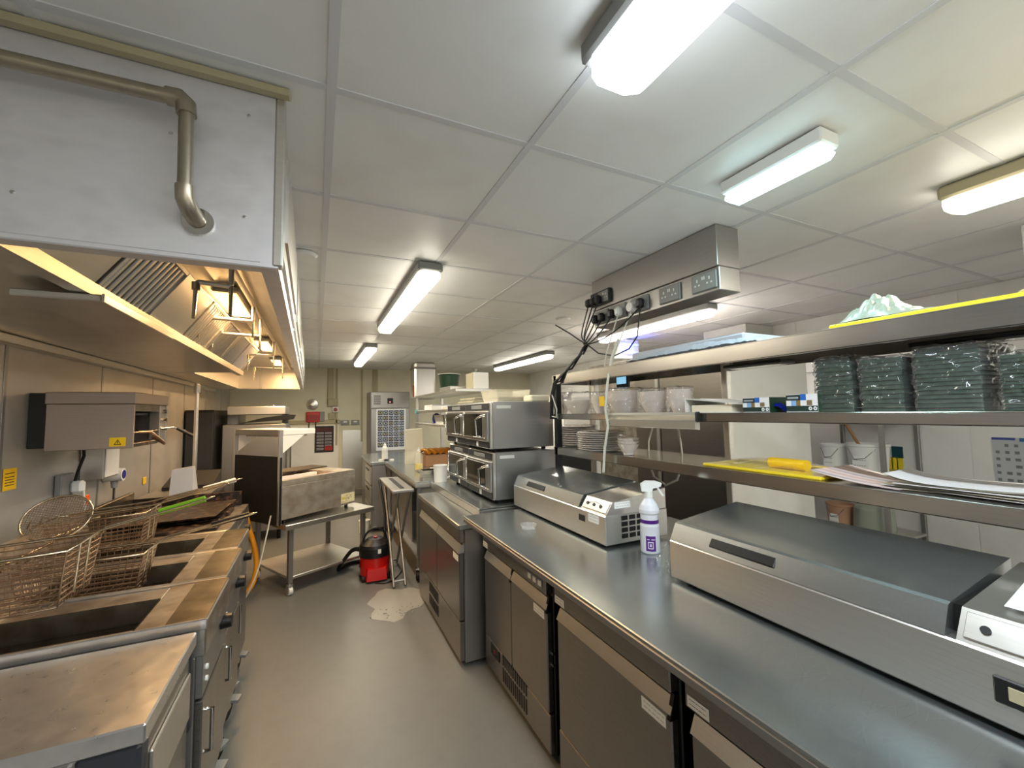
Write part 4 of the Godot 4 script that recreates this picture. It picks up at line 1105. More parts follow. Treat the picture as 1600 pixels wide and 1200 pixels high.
func vacuum(c: Vector3) -> void:
	var t := thing("vacuum_cleaner", "red and black drum vacuum cleaner with hose, standing beside the trolley", "vacuum cleaner", c)
	part("drum", g().lathe(c, [Vector2(0.0, 0.03), Vector2(0.155, 0.03), Vector2(0.165, 0.05), Vector2(0.168, 0.19), Vector2(0.16, 0.2), Vector2(0.0, 0.2)], 36), M.red, t)
	part("front_tray", g().hexa([c + Vector3(-0.11, 0.02, -0.19), c + Vector3(0.11, 0.02, -0.19), c + Vector3(0.13, 0.02, -0.06), c + Vector3(-0.13, 0.02, -0.06), c + Vector3(-0.1, 0.115, -0.175), c + Vector3(0.1, 0.115, -0.175), c + Vector3(0.12, 0.13, -0.06), c + Vector3(-0.12, 0.13, -0.06)]), M.red, t)
	part("base", g().lathe(c, [Vector2(0.0, 0.012), Vector2(0.17, 0.012), Vector2(0.178, 0.03), Vector2(0.17, 0.045), Vector2(0.0, 0.045)], 36), M.black, t)
	var hd := part("head", g().lathe(c, [Vector2(0.165, 0.195), Vector2(0.178, 0.2), Vector2(0.178, 0.27), Vector2(0.168, 0.295), Vector2(0.13, 0.315), Vector2(0.09, 0.335), Vector2(0.0, 0.345)], 36), M.black, t)
	part("switch", g().cyl(c + Vector3(0.0, 0.335, -0.02), c + Vector3(0.0, 0.352, -0.022), 0.022, -1.0, 16), M.red_dark, hd)
	part("label", g().hexa([c + Vector3(0.01, 0.235, -0.179), c + Vector3(0.045, 0.235, -0.175), c + Vector3(0.045, 0.235, -0.17), c + Vector3(0.01, 0.235, -0.172), c + Vector3(0.01, 0.27, -0.179), c + Vector3(0.045, 0.27, -0.175), c + Vector3(0.045, 0.27, -0.17), c + Vector3(0.01, 0.27, -0.172)]), M.white, hd)
	var arch := []
	for i in 17:
		var a := PI * i / 16.0
		arch.append(c + Vector3(cos(a) * 0.135, 0.29 + sin(a) * 0.13, 0.0))
	part("handle", g().tube(arch, 0.011, 10), M.black, t)
	for q in [[-0.14, -0.1], [0.14, -0.1], [-0.14, 0.1], [0.14, 0.1]]:
		part("wheel", g().cyl(c + Vector3(q[0] - 0.014, 0.026, q[1]), c + Vector3(q[0] + 0.014, 0.026, q[1]), 0.025, -1.0, 18), M.rubber, t)
	var hose := spline([c + Vector3(-0.14, 0.24, 0.06), c + Vector3(-0.24, 0.23, 0.12), c + Vector3(-0.34, 0.12, 0.22), c + Vector3(-0.38, 0.021, 0.38), c + Vector3(-0.24, 0.021, 0.55), c + Vector3(0.0, 0.021, 0.56), c + Vector3(0.1, 0.05, 0.42), c + Vector3(0.12, 0.2, 0.16), c + Vector3(0.12, 0.26, 0.08)], 6)
	var hs := part("hose", g().tube(hose, 0.019, 10), M.black, t)
	part("wand", g().tube([c + Vector3(0.12, 0.26, 0.08), c + Vector3(0.14, 0.5, 0.2), c + Vector3(0.1, 0.78, 0.42)], 0.016, 10), M.charcoal, hs)
	var lead := []
	for i in 24:
		var f := i / 23.0
		lead.append(c + Vector3(-0.02 + 0.36 * f, 0.006, -0.2 - 0.09 * sin(f * PI) + 0.3 * f * f))
	part("power_lead", g().tube(lead, 0.005, 6), M.black, t)
	t.scale = Vector3(0.8, 1.08, 0.8)

# small paper label on a face; p centre, u along, w up, n out
func sticker(called: String, p: Vector3, u: Vector3, w: Vector3, n: Vector3, su: float, sw: float, m: Material, parent: Node3D) -> void:
	sign_face(called, p - u * su / 2 - w * sw / 2, p + u * su / 2 - w * sw / 2, p + u * su / 2 + w * sw / 2, p - u * su / 2 + w * sw / 2, n, m, parent)

func label_image(w: int, h: int, rows: int, ink := Color(0.2, 0.2, 0.22), paper := Color(0.92, 0.92, 0.9)) -> Image:
	var im := Image.create(w, h, false, Image.FORMAT_RGB8)
	im.fill(paper)
	for r in rows:
		var y := int((r + 0.6) * h / (rows + 0.4))
		var x := w / 10
		while x < w * 0.86:
			var l := rng.randi_range(w / 14, w / 6)
			im.fill_rect(Rect2i(x, y, mini(l, w - x - 4), maxi(1, h / (rows * 7))), ink)
			x += l + w / 20
	return im

func right_counter() -> void:
	M.label = printed(label_image(96, 40, 2, Color(0.55, 0.55, 0.57)))
	M.label_small = printed(label_image(32, 32, 2, Color(0.3, 0.25, 0.28)))
	# main worktop
	var t := thing("steel_worktop", "long scratched stainless worktop carrying the chilled topping units", "worktop", Vector3(1.3, 0.86, 0.9))
	part("top", g().box(0.81, 1.86, 0.886, 0.9, -1.4, 2.45, 0.003), M.steel_top, t)
	part("front_edge", g().box(0.81, 0.83, 0.862, 0.886, -1.4, 2.45, 0.003), M.steel_dark, t)
	part("end_edge", g().box(0.83, 1.86, 0.862, 0.886, 2.43, 2.45, 0.003), M.steel_dark, t)
	# under-counter fridges
	undercounter("undercounter_fridge", "two-door undercounter fridge with slotted grille, beside the single-door fridge", 1.665, 2.445, 2, true)
	undercounter("undercounter_fridge", "single-door undercounter fridge with wide golden-lit handle strip", 0.945, 1.6, 1, false)
	undercounter("undercounter_fridge", "undercounter fridge standing under the long topping unit", -0.1, 0.9, 1, false)
	undercounter("undercounter_fridge", "last undercounter fridge at the worktop's free end", -1.2, -0.13, 1, false)
	# topping units on the worktop
	topping_unit("topping_unit", "short chilled topping unit with vent grille, next to the microwaves", 1.555, 2.52, 0.21, true)
	topping_unit("topping_unit", "long chilled topping unit with paper sheet lying on its end cover", -0.35, 1.18, 0.78, false)
	# spray bottle
	var c := Vector3(1.33, 0.9, 1.44)
	t = thing("spray_bottle", "white trigger spray bottle with purple label on the worktop", "spray bottle", c)
	part("body", g().lathe(c, [Vector2(0.0, 0.001), Vector2(0.038, 0.001), Vector2(0.041, 0.006), Vector2(0.041, 0.115), Vector2(0.038, 0.125), Vector2(0.038, 0.165), Vector2(0.043, 0.172), Vector2(0.043, 0.185), Vector2(0.036, 0.205), Vector2(0.018, 0.232), Vector2(0.016, 0.25), Vector2(0.0, 0.25)], 32), M.bottle, t)
	part("collar", g().cyl(c + Vector3(0, 0.235, 0), c + Vector3(0, 0.262, 0), 0.019, 0.018, 20), M.white_plastic, t)
	var dir := Vector3(0.84, 0, -0.54).normalized()
	var hd := g()
	hd.T = Transform3D(Basis(dir, Vector3.UP, dir.cross(Vector3.UP)), c)
	hd.ext([Vector2(-0.03, 0.262), Vector2(0.014, 0.262), Vector2(0.018, 0.275), Vector2(0.05, 0.283), Vector2(0.056, 0.298), Vector2(0.03, 0.306), Vector2(-0.012, 0.306), Vector2(-0.032, 0.292)], 2, -0.014, 0.014)
	var hm := part("spray_head", hd, M.white_plastic, t)
	var tg := g()
	tg.T = hd.T
	tg.ext([Vector2(0.03, 0.283), Vector2(0.042, 0.281), Vector2(0.066, 0.243), Vector2(0.06, 0.24), Vector2(0.048, 0.255)], 2, -0.007, 0.007)
	part("trigger", tg, M.white_plastic, hm)
	var im := Image.create(64, 64, false, Image.FORMAT_RGB8)
	im.fill(Color(0.9, 0.9, 0.93))
	im.fill_rect(Rect2i(6, 8, 52, 54), Color(0.33, 0.1, 0.5))
	im.fill_rect(Rect2i(10, 18, 20, 4), Color(0.85, 0.8, 0.9))
	im.fill_rect(Rect2i(38, 18, 14, 4), Color(0.85, 0.8, 0.9))
	im.fill_rect(Rect2i(18, 28, 30, 26), Color(0.9, 0.88, 0.93))
	im.fill_rect(Rect2i(22, 32, 22, 18), Color(0.42, 0.2, 0.58))
	im.fill_rect(Rect2i(28, 36, 10, 10), Color(0.9, 0.88, 0.93))
	var lb := g()
	var face := Vector3(-0.62, 0, -0.78).normalized()
	var base_a := atan2(face.z, face.x)
	for i in 12:
		var a0 := base_a - 0.62 + 1.24 * i / 12.0
		var a1 := base_a - 0.62 + 1.24 * (i + 1) / 12.0
		var p0 := c + Vector3(cos(a0) * 0.0416, 0.012, sin(a0) * 0.0416)
		var p1 := c + Vector3(cos(a1) * 0.0416, 0.012, sin(a1) * 0.0416)
		var up := Vector3(0, 0.075, 0)
		var u0 := 1.0 - i / 12.0
		var u1 := 1.0 - (i + 1) / 12.0
		lb.tri(p0, p1, p1 + up, face, Vector2(u0, 1), Vector2(u1, 1), Vector2(u1, 0))
		lb.tri(p0, p1 + up, p0 + up, face, Vector2(u0, 1), Vector2(u1, 0), Vector2(u0, 0))
	part("label", lb, printed(im), t)
	part("label_band", g().cyl(c + Vector3(0, 0.128, 0), c + Vector3(0, 0.143, 0), 0.0388, -1.0, 32, false), M.purple, t)
	# small glass dish
	var q := ony(826, 826, 0.9)
	t = thing("glass_dish", "small clear glass dish alone on the worktop", "dish", q)
	part("bowl", g().lathe(q, [Vector2(0.0, 0.002), Vector2(0.03, 0.002), Vector2(0.042, 0.022), Vector2(0.044, 0.022), Vector2(0.033, 0.0005), Vector2(0.0, 0.0005)], 28), M.glass, t)
	part("rim", g().tube(range(24).map(func(i): return q + Vector3(cos(TAU * i / 24.0) * 0.043, 0.022, sin(TAU * i / 24.0) * 0.043)), 0.002, 6, true), M.glass, t)
	# crumpled clear film beside the long topping unit
	q = Vector3(1.36, 0.902, 1.255)
	solo("plastic_film", g().sheet(func(u, v): return q + Vector3((u - 0.5) * 0.3, 0.04 + 0.03 * sin(u * 17.0 + v * 5.0) + 0.028 * sin(v * 19.0 - u * 7.0) - 0.03 * absf(u - 0.5), (v - 0.5) * 0.13 + 0.012 * sin(u * 23.0)), 26, 14), M.wrap, "crumpled clear plastic film left of the long topping unit", "plastic film")
	# fridge in front of the microwave bench
	t = thing("low_fridge", "dark steel low fridge standing out in front of the microwave bench", "fridge", Vector3(1.1, 0, 3.05))
	part("cabinet", g().box(0.83, 1.5, 0.02, 0.805, 2.49, 3.6, 0.004), M.steel_dark, t)
	part("top", g().box(0.79, 1.5, 0.805, 0.838, 2.485, 3.62, 0.005), M.steel_top, t)
	for dd in [[2.51, 3.03], [3.04, 3.59]]:
		var d := part("door", g().box(0.8, 0.83, 0.26, 0.665, dd[0], dd[1], 0.004), M.steel_door, t)
		part("handle_strip", g().ext([Vector2(0.796, 0.66), Vector2(0.816, 0.71), Vector2(0.83, 0.71), Vector2(0.83, 0.66)], 2, dd[0], dd[1]), M.steel, d)
	part("fascia", g().box(0.803, 0.83, 0.725, 0.805, 2.5, 3.6, 0.003), M.steel_door, t)
	var pl := part("plinth", g().box(0.8, 0.83, 0.03, 0.255, 2.5, 3.6, 0.003), M.steel_door, t)
	var slots := g()
	for r in 2:
		for k in 9:
			slots.box(0.797, 0.801, 0.08 + r * 0.09, 0.15 + r * 0.09, 3.0 + k * 0.03, 3.014 + k * 0.03)
	part("grille", slots, M.black, pl)
	sticker("label", Vector3(0.7995, 0.625, 2.58), Vector3(0, 0, -1), Vector3.UP, Vector3(-1, 0, 0), 0.1, 0.035, M.label, t)

func undercounter(called: String, label: String, z0: float, z1: float, doors: int, grille: bool) -> void:
	var t := thing(called, label, "fridge", Vector3(1.3, 0, (z0 + z1) / 2), 0.0, "fridges under the worktop")
	var xf := 0.935
	var d0 := 0.2
	var d1 := 0.645
	part("cabinet", g().box(xf + 0.03, 1.6, 0.02, 0.861, z0, z1, 0.004), M.black, t)
	part("top_rail", g().box(xf - 0.006, xf + 0.03, 0.705, 0.8, z0 + 0.004, z1 - 0.004, 0.004), M.steel_door, t)
	var w := (z1 - z0 - 0.02) / doors
	for i in doors:
		var a := z0 + 0.01 + i * w
		var b := a + w - 0.006
		var d := part("door", g().box(xf, xf + 0.03, d0, d1, a, b, 0.005), M.steel_door, t)
		part("handle_strip", g().ext([Vector2(xf - 0.004, d1 - 0.004), Vector2(xf + 0.016, d1 + 0.04), Vector2(xf + 0.03, d1 + 0.04), Vector2(xf + 0.03, d1 - 0.004)], 2, a, b), M.steel, d)
		part("handle_end", g().ext([Vector2(xf - 0.005, d1 - 0.02), Vector2(xf + 0.015, d1 + 0.05), Vector2(xf + 0.03, d1 + 0.05), Vector2(xf + 0.03, d1 - 0.02)], 2, a - 0.002, a + 0.012), M.black, d)
	var pl := part("plinth", g().box(xf + 0.004, xf + 0.03, 0.03, d0 - 0.008, z0 + 0.006, z1 - 0.006, 0.004), M.steel_door, t)
	for q in [0.3, 0.25]:
		part("bolt", g().cyl(Vector3(xf + 0.03, 0.7 - q, z0 + 0.004), Vector3(xf + 0.022, 0.7 - q, z0 + 0.004), 0.006, -1.0, 10), M.chrome, t)
	for q in [[1.0, z0 + 0.06], [1.55, z0 + 0.06], [1.0, z1 - 0.06], [1.55, z1 - 0.06]]:
		part("foot", g().cyl(Vector3(q[0], 0.0005, q[1]), Vector3(q[0], 0.03, q[1]), 0.02, -1.0, 12), M.black, t)
	if grille:
		var s := g()
		for r in 2:
			for k in 12:
				s.box(xf + 0.002, xf + 0.0045, 0.06 + r * 0.085, 0.13 + r * 0.085, (z0 + z1) / 2 - 0.16 + k * 0.025, (z0 + z1) / 2 - 0.148 + k * 0.025)
		part("grille", s, M.black, pl)
		var sw := part("display", g().box(xf - 0.001, xf + 0.005, 0.13, 0.19, z1 - 0.22, z1 - 0.1, 0.003), M.black, pl)
		part("lamp", g().box(xf - 0.0025, xf - 0.001, 0.15, 0.17, z1 - 0.17, z1 - 0.15), M.red_dark, sw)
		var lk := part("lock_plate", g().box(xf - 0.008, xf - 0.006, 0.722, 0.762, z0 + 0.03, z0 + 0.2, 0.001), M.grey_plastic, t)
		for k in 3:
			part("key", g().box(xf - 0.0095, xf - 0.008, 0.73, 0.755, z0 + 0.04 + k * 0.05, z0 + 0.07 + k * 0.05, 0.001), M.white_plastic, lk)
	sticker("label", Vector3(xf - 0.0005, d1 - 0.035, z0 + 0.08), Vector3(0, 0, -1), Vector3.UP, Vector3(-1, 0, 0), 0.1, 0.036, M.label, t)
	sticker("label", Vector3(xf - 0.0065, 0.728, z1 - 0.05), Vector3(0, 0, -1), Vector3.UP, Vector3(-1, 0, 0), 0.07, 0.03, M.label_small, t)

func topping_unit(called: String, label: String, z0: float, z1: float, lidz: float, grille: bool) -> void:
	# front towards -x; control end at low z
	var t := thing(called, label, "topping unit", Vector3(1.37, 0.9, (z0 + z1) / 2), 0.0, "chilled topping units on the worktop")
	var x0 := 1.18
	var x1 := 1.55
	var prof := [Vector2(x0, 0.912), Vector2(x1, 0.912), Vector2(x1, 1.13), Vector2(x0 + 0.01, 1.05)]
	var zs := z0 + lidz
	part("body", g().box(x0, x1, 0.912, 1.043, z0, z1, 0.004), M.steel, t)
	var c := part("control_end", g().ext([Vector2(x0 + 0.006, 1.043), Vector2(x1 - 0.004, 1.043), Vector2(x1 - 0.004, 1.138), Vector2(x0 + 0.045, 1.1)], 2, z0 + 0.004, zs - 0.01), M.steel, t)
	var l := part("lid", g().ext([Vector2(x0 + 0.002, 1.044), Vector2(x1 - 0.002, 1.044), Vector2(x1 - 0.002, 1.142), Vector2(x0 + 0.042, 1.104), Vector2(x0 + 0.03, 1.1)], 2, zs + 0.006, z1 - 0.004), M.steel_top, t)
	part("seal", g().box(x0 + 0.05, x1 - 0.02, 1.04, 1.1, zs - 0.01, zs + 0.006), M.black, t)
	# recessed grip in the lid front slope
	var n := Vector3(-0.06, 0.042, 0).normalized()
	var zc := (zs + z1) / 2 + 0.1
	var up := Vector3(0.036, 0.052, 0).normalized()
	var mid := Vector3(x0 + 0.02, 1.073, zc)
	var gp := g()
	gp.T = Transform3D(Basis(Vector3(0, 0, 1), up, Vector3(-up.y, up.x, 0)), mid)
	gp.box(-0.11, 0.11, -0.016, 0.016, -0.002, 0.006, 0.003)
	part("grip", gp, M.black, l)
	# control strip with logo arc, buttons and display
	var cs := g()
	cs.T = Transform3D(Basis(Vector3(0, 0, 1), up, Vector3(-up.y, up.x, 0)), Vector3(x0 + 0.024, 1.072, zs - 0.02))
	var width := zs - z0 - 0.03
	cs.box(-width, 0.0, -0.025, 0.027, -0.001, 0.004, 0.001)
	var strip := part("control_strip", cs, M.steel, c)
	var bt := g()
	bt.T = cs.T
	for k in [-0.03, -width + 0.05, -width + 0.1]:
		bt = g()
		bt.T = cs.T
		bt.cyl(Vector3(k, 0.0, 0.004), Vector3(k, 0.0, 0.008), 0.008, -1.0, 14)
		part("button", bt, M.black, strip)
	var logo := g()
	logo.T = cs.T
	var arc := []
	for i in 13:
		var an := PI * (0.15 + 0.7 * i / 12.0)
		arc.append(Vector3(-width * 0.5 - cos(an) * 0.06, -0.012 + sin(an) * 0.026, 0.0045))
	logo.tube(arc, 0.0012, 5)
	part("logo", logo, M.charcoal, strip)
	sticker("label", Vector3(x0 - 0.0005, 1.015, z0 + 0.09), Vector3(0, 0, -1), Vector3.UP, Vector3(-1, 0, 0), 0.08, 0.035, M.label, t)
	if grille:
		part("switch", g().box(x0 - 0.002, x0 + 0.002, 0.985, 1.015, z0 + 0.16, z0 + 0.21, 0.001), M.black, t)
		var ve := g()
		for r in 4:
			for k in 3:
				ve.box(1.27 + k * 0.045, 1.305 + k * 0.045, 0.935 + r * 0.027, 0.955 + r * 0.027, z0 - 0.002, z0 + 0.002)
		part("vent", ve, M.black, t)
		sticker("label", Vector3(1.28, 1.085, z0 + 0.0035), Vector3(1, 0, 0), Vector3.UP, Vector3(0, 0, -1), 0.09, 0.028, M.label, t)
	else:
		var dsp := part("display", g().box(x0 - 0.004, x0 + 0.002, 0.955, 1.005, z0 + 0.59, z0 + 0.72, 0.003), M.black, t)
		part("screen", g().box(x0 - 0.0055, x0 - 0.003, 0.968, 0.993, z0 + 0.605, z0 + 0.7, 0.001), M.trim, dsp)
	for z in [z0 + 0.06, z1 - 0.06]:
		for x in [x0 + 0.04, x1 - 0.04]:
			part("foot", g().cyl(Vector3(x, 0.9, z), Vector3(x, 0.913, z), 0.018, -1.0, 14), M.black, t)

func gantry() -> void:
	var xf := 1.5
	var xb := 1.86
	var z0 := -0.9
	var z1 := 2.53
	var t := thing("shelf_gantry", "three-tier stainless shelf gantry standing on the long worktop", "shelving", Vector3(1.68, 0.9, 0.8))
	for s in [[1.224, 1.274], [1.465, 1.502], [1.705, 1.772]]:
		var b: float = s[0]
		var h: float = s[1]
		var k := g()
		k.box(xf, xb, h - 0.004, h, z0, z1, 0.001)
		k.box(xf, xf + 0.004, b, h - 0.003, z0, z1, 0.001)
		k.box(xf, xf + 0.02, b, b + 0.003, z0, z1)
		k.box(xb - 0.004, xb, b, h - 0.003, z0, z1, 0.001)
		k.box(xf + 0.004, xb - 0.004, b, h - 0.003, z1 - 0.004, z1)
		part("shelf", k, M.shelf, t)
	for p in [[1.52, 2.5, 0.02], [1.84, 2.5, 0.02], [1.845, 1.425, 0.016], [1.845, 0.25, 0.016], [1.52, -0.8, 0.02], [1.84, -0.8, 0.02]]:
		part("post", g().box(p[0] - p[2], p[0] + p[2], 0.9, 1.768, p[1] - p[2], p[1] + p[2], 0.003), M.black if p[0] < 1.6 else M.steel, t)
	# ticket rail clipped to the middle shelf
	var a := onx(955, 648, xf)
	var b := onx(1093, 648, xf)
	var r := part("ticket_rail", g().ext([Vector2(xf - 0.004, 1.43), Vector2(xf - 0.03, 1.435), Vector2(xf - 0.03, 1.465), Vector2(xf - 0.014, 1.47), Vector2(xf - 0.026, 1.495), Vector2(xf - 0.018, 1.506), Vector2(xf - 0.001, 1.506), Vector2(xf - 0.001, 1.43)], 2, b.z, a.z), M.alu, t)
	part("end_cap", g().box(xf - 0.033, xf - 0.004, 1.463, 1.508, b.z - 0.012, b.z, 0.005), M.black, r)
	# lamp slots under the top shelf
	for z in [[0.32, 0.62], [1.0, 1.25]]:
		var l := part("lamp_slot", g().box(1.6, 1.7, 1.692, 1.706, z[0], z[1], 0.004), M.black, t)
		part("reflector", g().box(1.62, 1.68, 1.688, 1.693, z[0] + 0.02, z[1] - 0.02, 0.002), M.chrome, l)
	# socket box hanging from the ceiling
	t = thing("socket_box", "stainless ceiling-hung socket box with plugs above the gantry", "socket box", Vector3(1.78, 2.08, 1.81))
	part("casing", g().box(1.7, 1.855, 2.195, CEIL - 0.0005, 1.325, 2.31, 0.003), M.steel_dark, t)
	part("socket_rail", g().box(1.712, 1.855, 2.08, 2.195, 1.327, 2.308, 0.003), M.steel_dark, t)
	var im := Image.create(96, 48, false, Image.FORMAT_RGB8)
	im.fill(Color(0.58, 0.58, 0.56))
	for x in [22, 74]:
		im.fill_rect(Rect2i(x - 3, 12, 6, 9), Color(0.9, 0.9, 0.88))
		im.fill_rect(Rect2i(x - 12, 28, 7, 5), Color(0.9, 0.9, 0.88))
		im.fill_rect(Rect2i(x + 5, 28, 7, 5), Color(0.9, 0.9, 0.88))
	im.fill_rect(Rect2i(42, 8, 6, 10), Color(0.88, 0.88, 0.86))
	im.fill_rect(Rect2i(50, 8, 6, 10), Color(0.88, 0.88, 0.86))
	var pm := printed(im)
	var sockets := []
	for z in [1.41, 1.63, 1.86, 2.05, 2.22]:
		var p := part("socket", g().box(1.7, 1.713, 2.093, 2.182, z - 0.073, z + 0.073, 0.004), M.grey_plastic, t)
		sockets.append(p)
		sticker("face", Vector3(1.6995, 2.1375, z), Vector3(0, 0, -1), Vector3.UP, Vector3(-1, 0, 0), 0.13, 0.08, pm, p)
	var us := part("socket", g().box(1.676, 1.701, 2.215, 2.305, 2.1, 2.3, 0.005), M.charcoal, t)
	sticker("face", Vector3(1.6755, 2.26, 2.16), Vector3(0, 0, -1), Vector3.UP, Vector3(-1, 0, 0), 0.1, 0.07, pm, us)
	# plugs with their flexes, each one its own thing
	var join := onx(917, 538, 1.6)
	var n := 0
	var where := ["black plug in the socket rail, far end", "second black plug in the socket rail", "black plug beside the white plugs on the socket rail", "white plug in the middle of the socket rail", "round white plug next to the last black plug", "black plug closest to the empty sockets", "upper black plug on the raised socket", "upper black plug, middle of the raised socket", "upper black plug at the end of the raised socket"]
	for q in [[2.255, 2.125, 0], [2.185, 2.125, 0], [2.085, 2.125, 0], [2.015, 2.125, 1], [1.895, 2.125, 1], [1.825, 2.13, 0], [2.185, 2.24, 0], [2.237, 2.24, 0], [2.289, 2.24, 0]]:
		var m: Material = M.white_plastic if q[2] == 1 else M.black
		var xs := 1.69 if q[1] < 2.2 else 1.668
		var tp := thing("plug", where[n], "plug", Vector3(xs, q[1] - 0.03, q[0]), 0.0, "plugs in the ceiling socket box")
		part("body", g().box(xs - 0.035, xs + 0.007, q[1] - 0.026, q[1] + 0.03, q[0] - 0.024, q[0] + 0.024, 0.012) if n != 4 else g().cyl(Vector3(xs + 0.007, q[1], q[0]), Vector3(xs - 0.035, q[1], q[0]), 0.03, 0.026, 20), m, tp)
		var from := Vector3(xs - 0.02, q[1] - 0.025, q[0])
		var to: Vector3 = join + Vector3(rng.randf_range(-0.015, 0.015), rng.randf_range(-0.01, 0.01), rng.randf_range(-0.015, 0.015))
		if n in [3, 4]:
			to = onx(948 + (n - 3) * 6, 585, 1.62)
		var pts := []
		for i in 13:
			var f := i / 12.0
			var p := from.lerp(to, f)
			p.y -= 0.09 * sin(f * PI) * (1.0 - f * 0.5)
			p.x -= 0.05 * sin(f * PI)
			pts.append(p)
		part("flex", g().tube(pts, 0.0042, 6), M.cable_white if q[2] == 1 else M.black, tp)
		n += 1
	# black bundle running from the plugs to the shelf end and down the post
	var path := [join, onx(905, 555, 1.54), onx(885, 580, 1.5), onx(868, 598, 1.47), onx(862, 625, 1.46), onx(862, 655, 1.46)]
	for k in 4:
		var o := Vector3(0.012 * (k % 2), 0.0, 0.012 * (k / 2))
		var pts := []
		for i in path.size() - 1:
			for j in 4:
				pts.append(path[i].lerp(path[i + 1], j / 4.0) + o + Vector3(0.006 * sin(i + k), 0.01 * sin(j * 0.8 + k * 2.0) * (1.0 if i < 3 else 0.2), 0))
		pts.append(path[-1] + o)
		solo("black_cable", g().tube(pts, 0.0065, 8), M.black, "black cable in the bundle dropping from sockets to the shelf post", "cable", "bundled black cables at the gantry end")
	solo("black_cable", g().tube([onx(868, 508, 1.6), onx(890, 521, 1.6), onx(906, 532, 1.6), join], 0.005, 8), M.black, "loose black cable end sticking up from the bundle", "cable")
	solo("black_cable", g().tube([join, onx(935, 552, 1.6), onx(960, 556, 1.6), onx(983, 545, 1.62), onx(996, 525, 1.66), Vector3(1.68, 2.1, 1.83)], 0.0045, 8), M.black, "black cable sagging below the ceiling strip light", "cable")
	solo("white_cable", g().tube([onx(966, 530, 1.62), onx(955, 560, 1.56), onx(949, 600, 1.47), onx(946, 640, 1.462), onx(950, 665, 1.462), onx(945, 700, 1.462), onx(943, 738, 1.46)], 0.007, 8), M.cable_white, "white cable hanging in front of shelves to the topping unit", "cable")
	var tg := onx(941, 627, 1.46)
	solo("cable_tag", g().box(tg.x - 0.004, tg.x - 0.001, tg.y - 0.028, tg.y + 0.028, tg.z - 0.022, tg.z + 0.022, 0.001), M.yellow, "yellow tag wrapped on the hanging white cable", "tag")
	solo("white_cable", g().tube([onx(1021, 662, 1.8), onx(1013, 690, 1.8), onx(1013, 720, 1.8), onx(1022, 745, 1.8), onx(1040, 758, 1.8), onx(1058, 750, 1.8), onx(1064, 730, 1.8), onx(1066, 715, 1.8), onx(1063, 690, 1.8), onx(1058, 662, 1.8)], 0.006, 8), M.cable_white, "white cable looped in a U below the middle shelf", "cable")
	solo("white_cable", g().tube([onx(862, 615, 1.46), onx(870, 640, 1.46), onx(869, 652, 1.46), onx(860, 650, 1.46)], 0.004, 8), M.cable_white, "thin white cable loop at the gantry's black post", "cable")

func wrap_over(c: Vector3, e: Vector3, seed_: float, m: Material, called: String, parent: Node3D, rc := 1.0) -> void:
	# loose crinkled film around a box of half size e standing on c
	var f := func(u: float, v: float) -> Vector3:
		var a := TAU * u
		var hgt := v * 1.12
		var sq := 1.0 / maxf(absf(cos(a)), absf(sin(a)))
		var k := minf(sq, rc) * 1.03
		if hgt > 0.97:
			k *= clampf((1.12 - hgt) / 0.15, 0.02, 1.0)
		var p := Vector3(cos(a) * e.x * k, minf(hgt, 1.0) * e.y * 2.0 + 0.002, sin(a) * e.z * k)
		var amp := 0.011 * minf(1.0, v * 5.0)
		return c + p + Vector3(cos(a), 0.0, sin(a)) * amp * crinkle(p + Vector3(seed_, 0, 0), 42.0) + Vector3(0, amp * 0.7 * crinkle(p + Vector3(0, seed_, 0), 36.0), 0)
	part(called, g().sheet(f, 72, 30), m, parent)

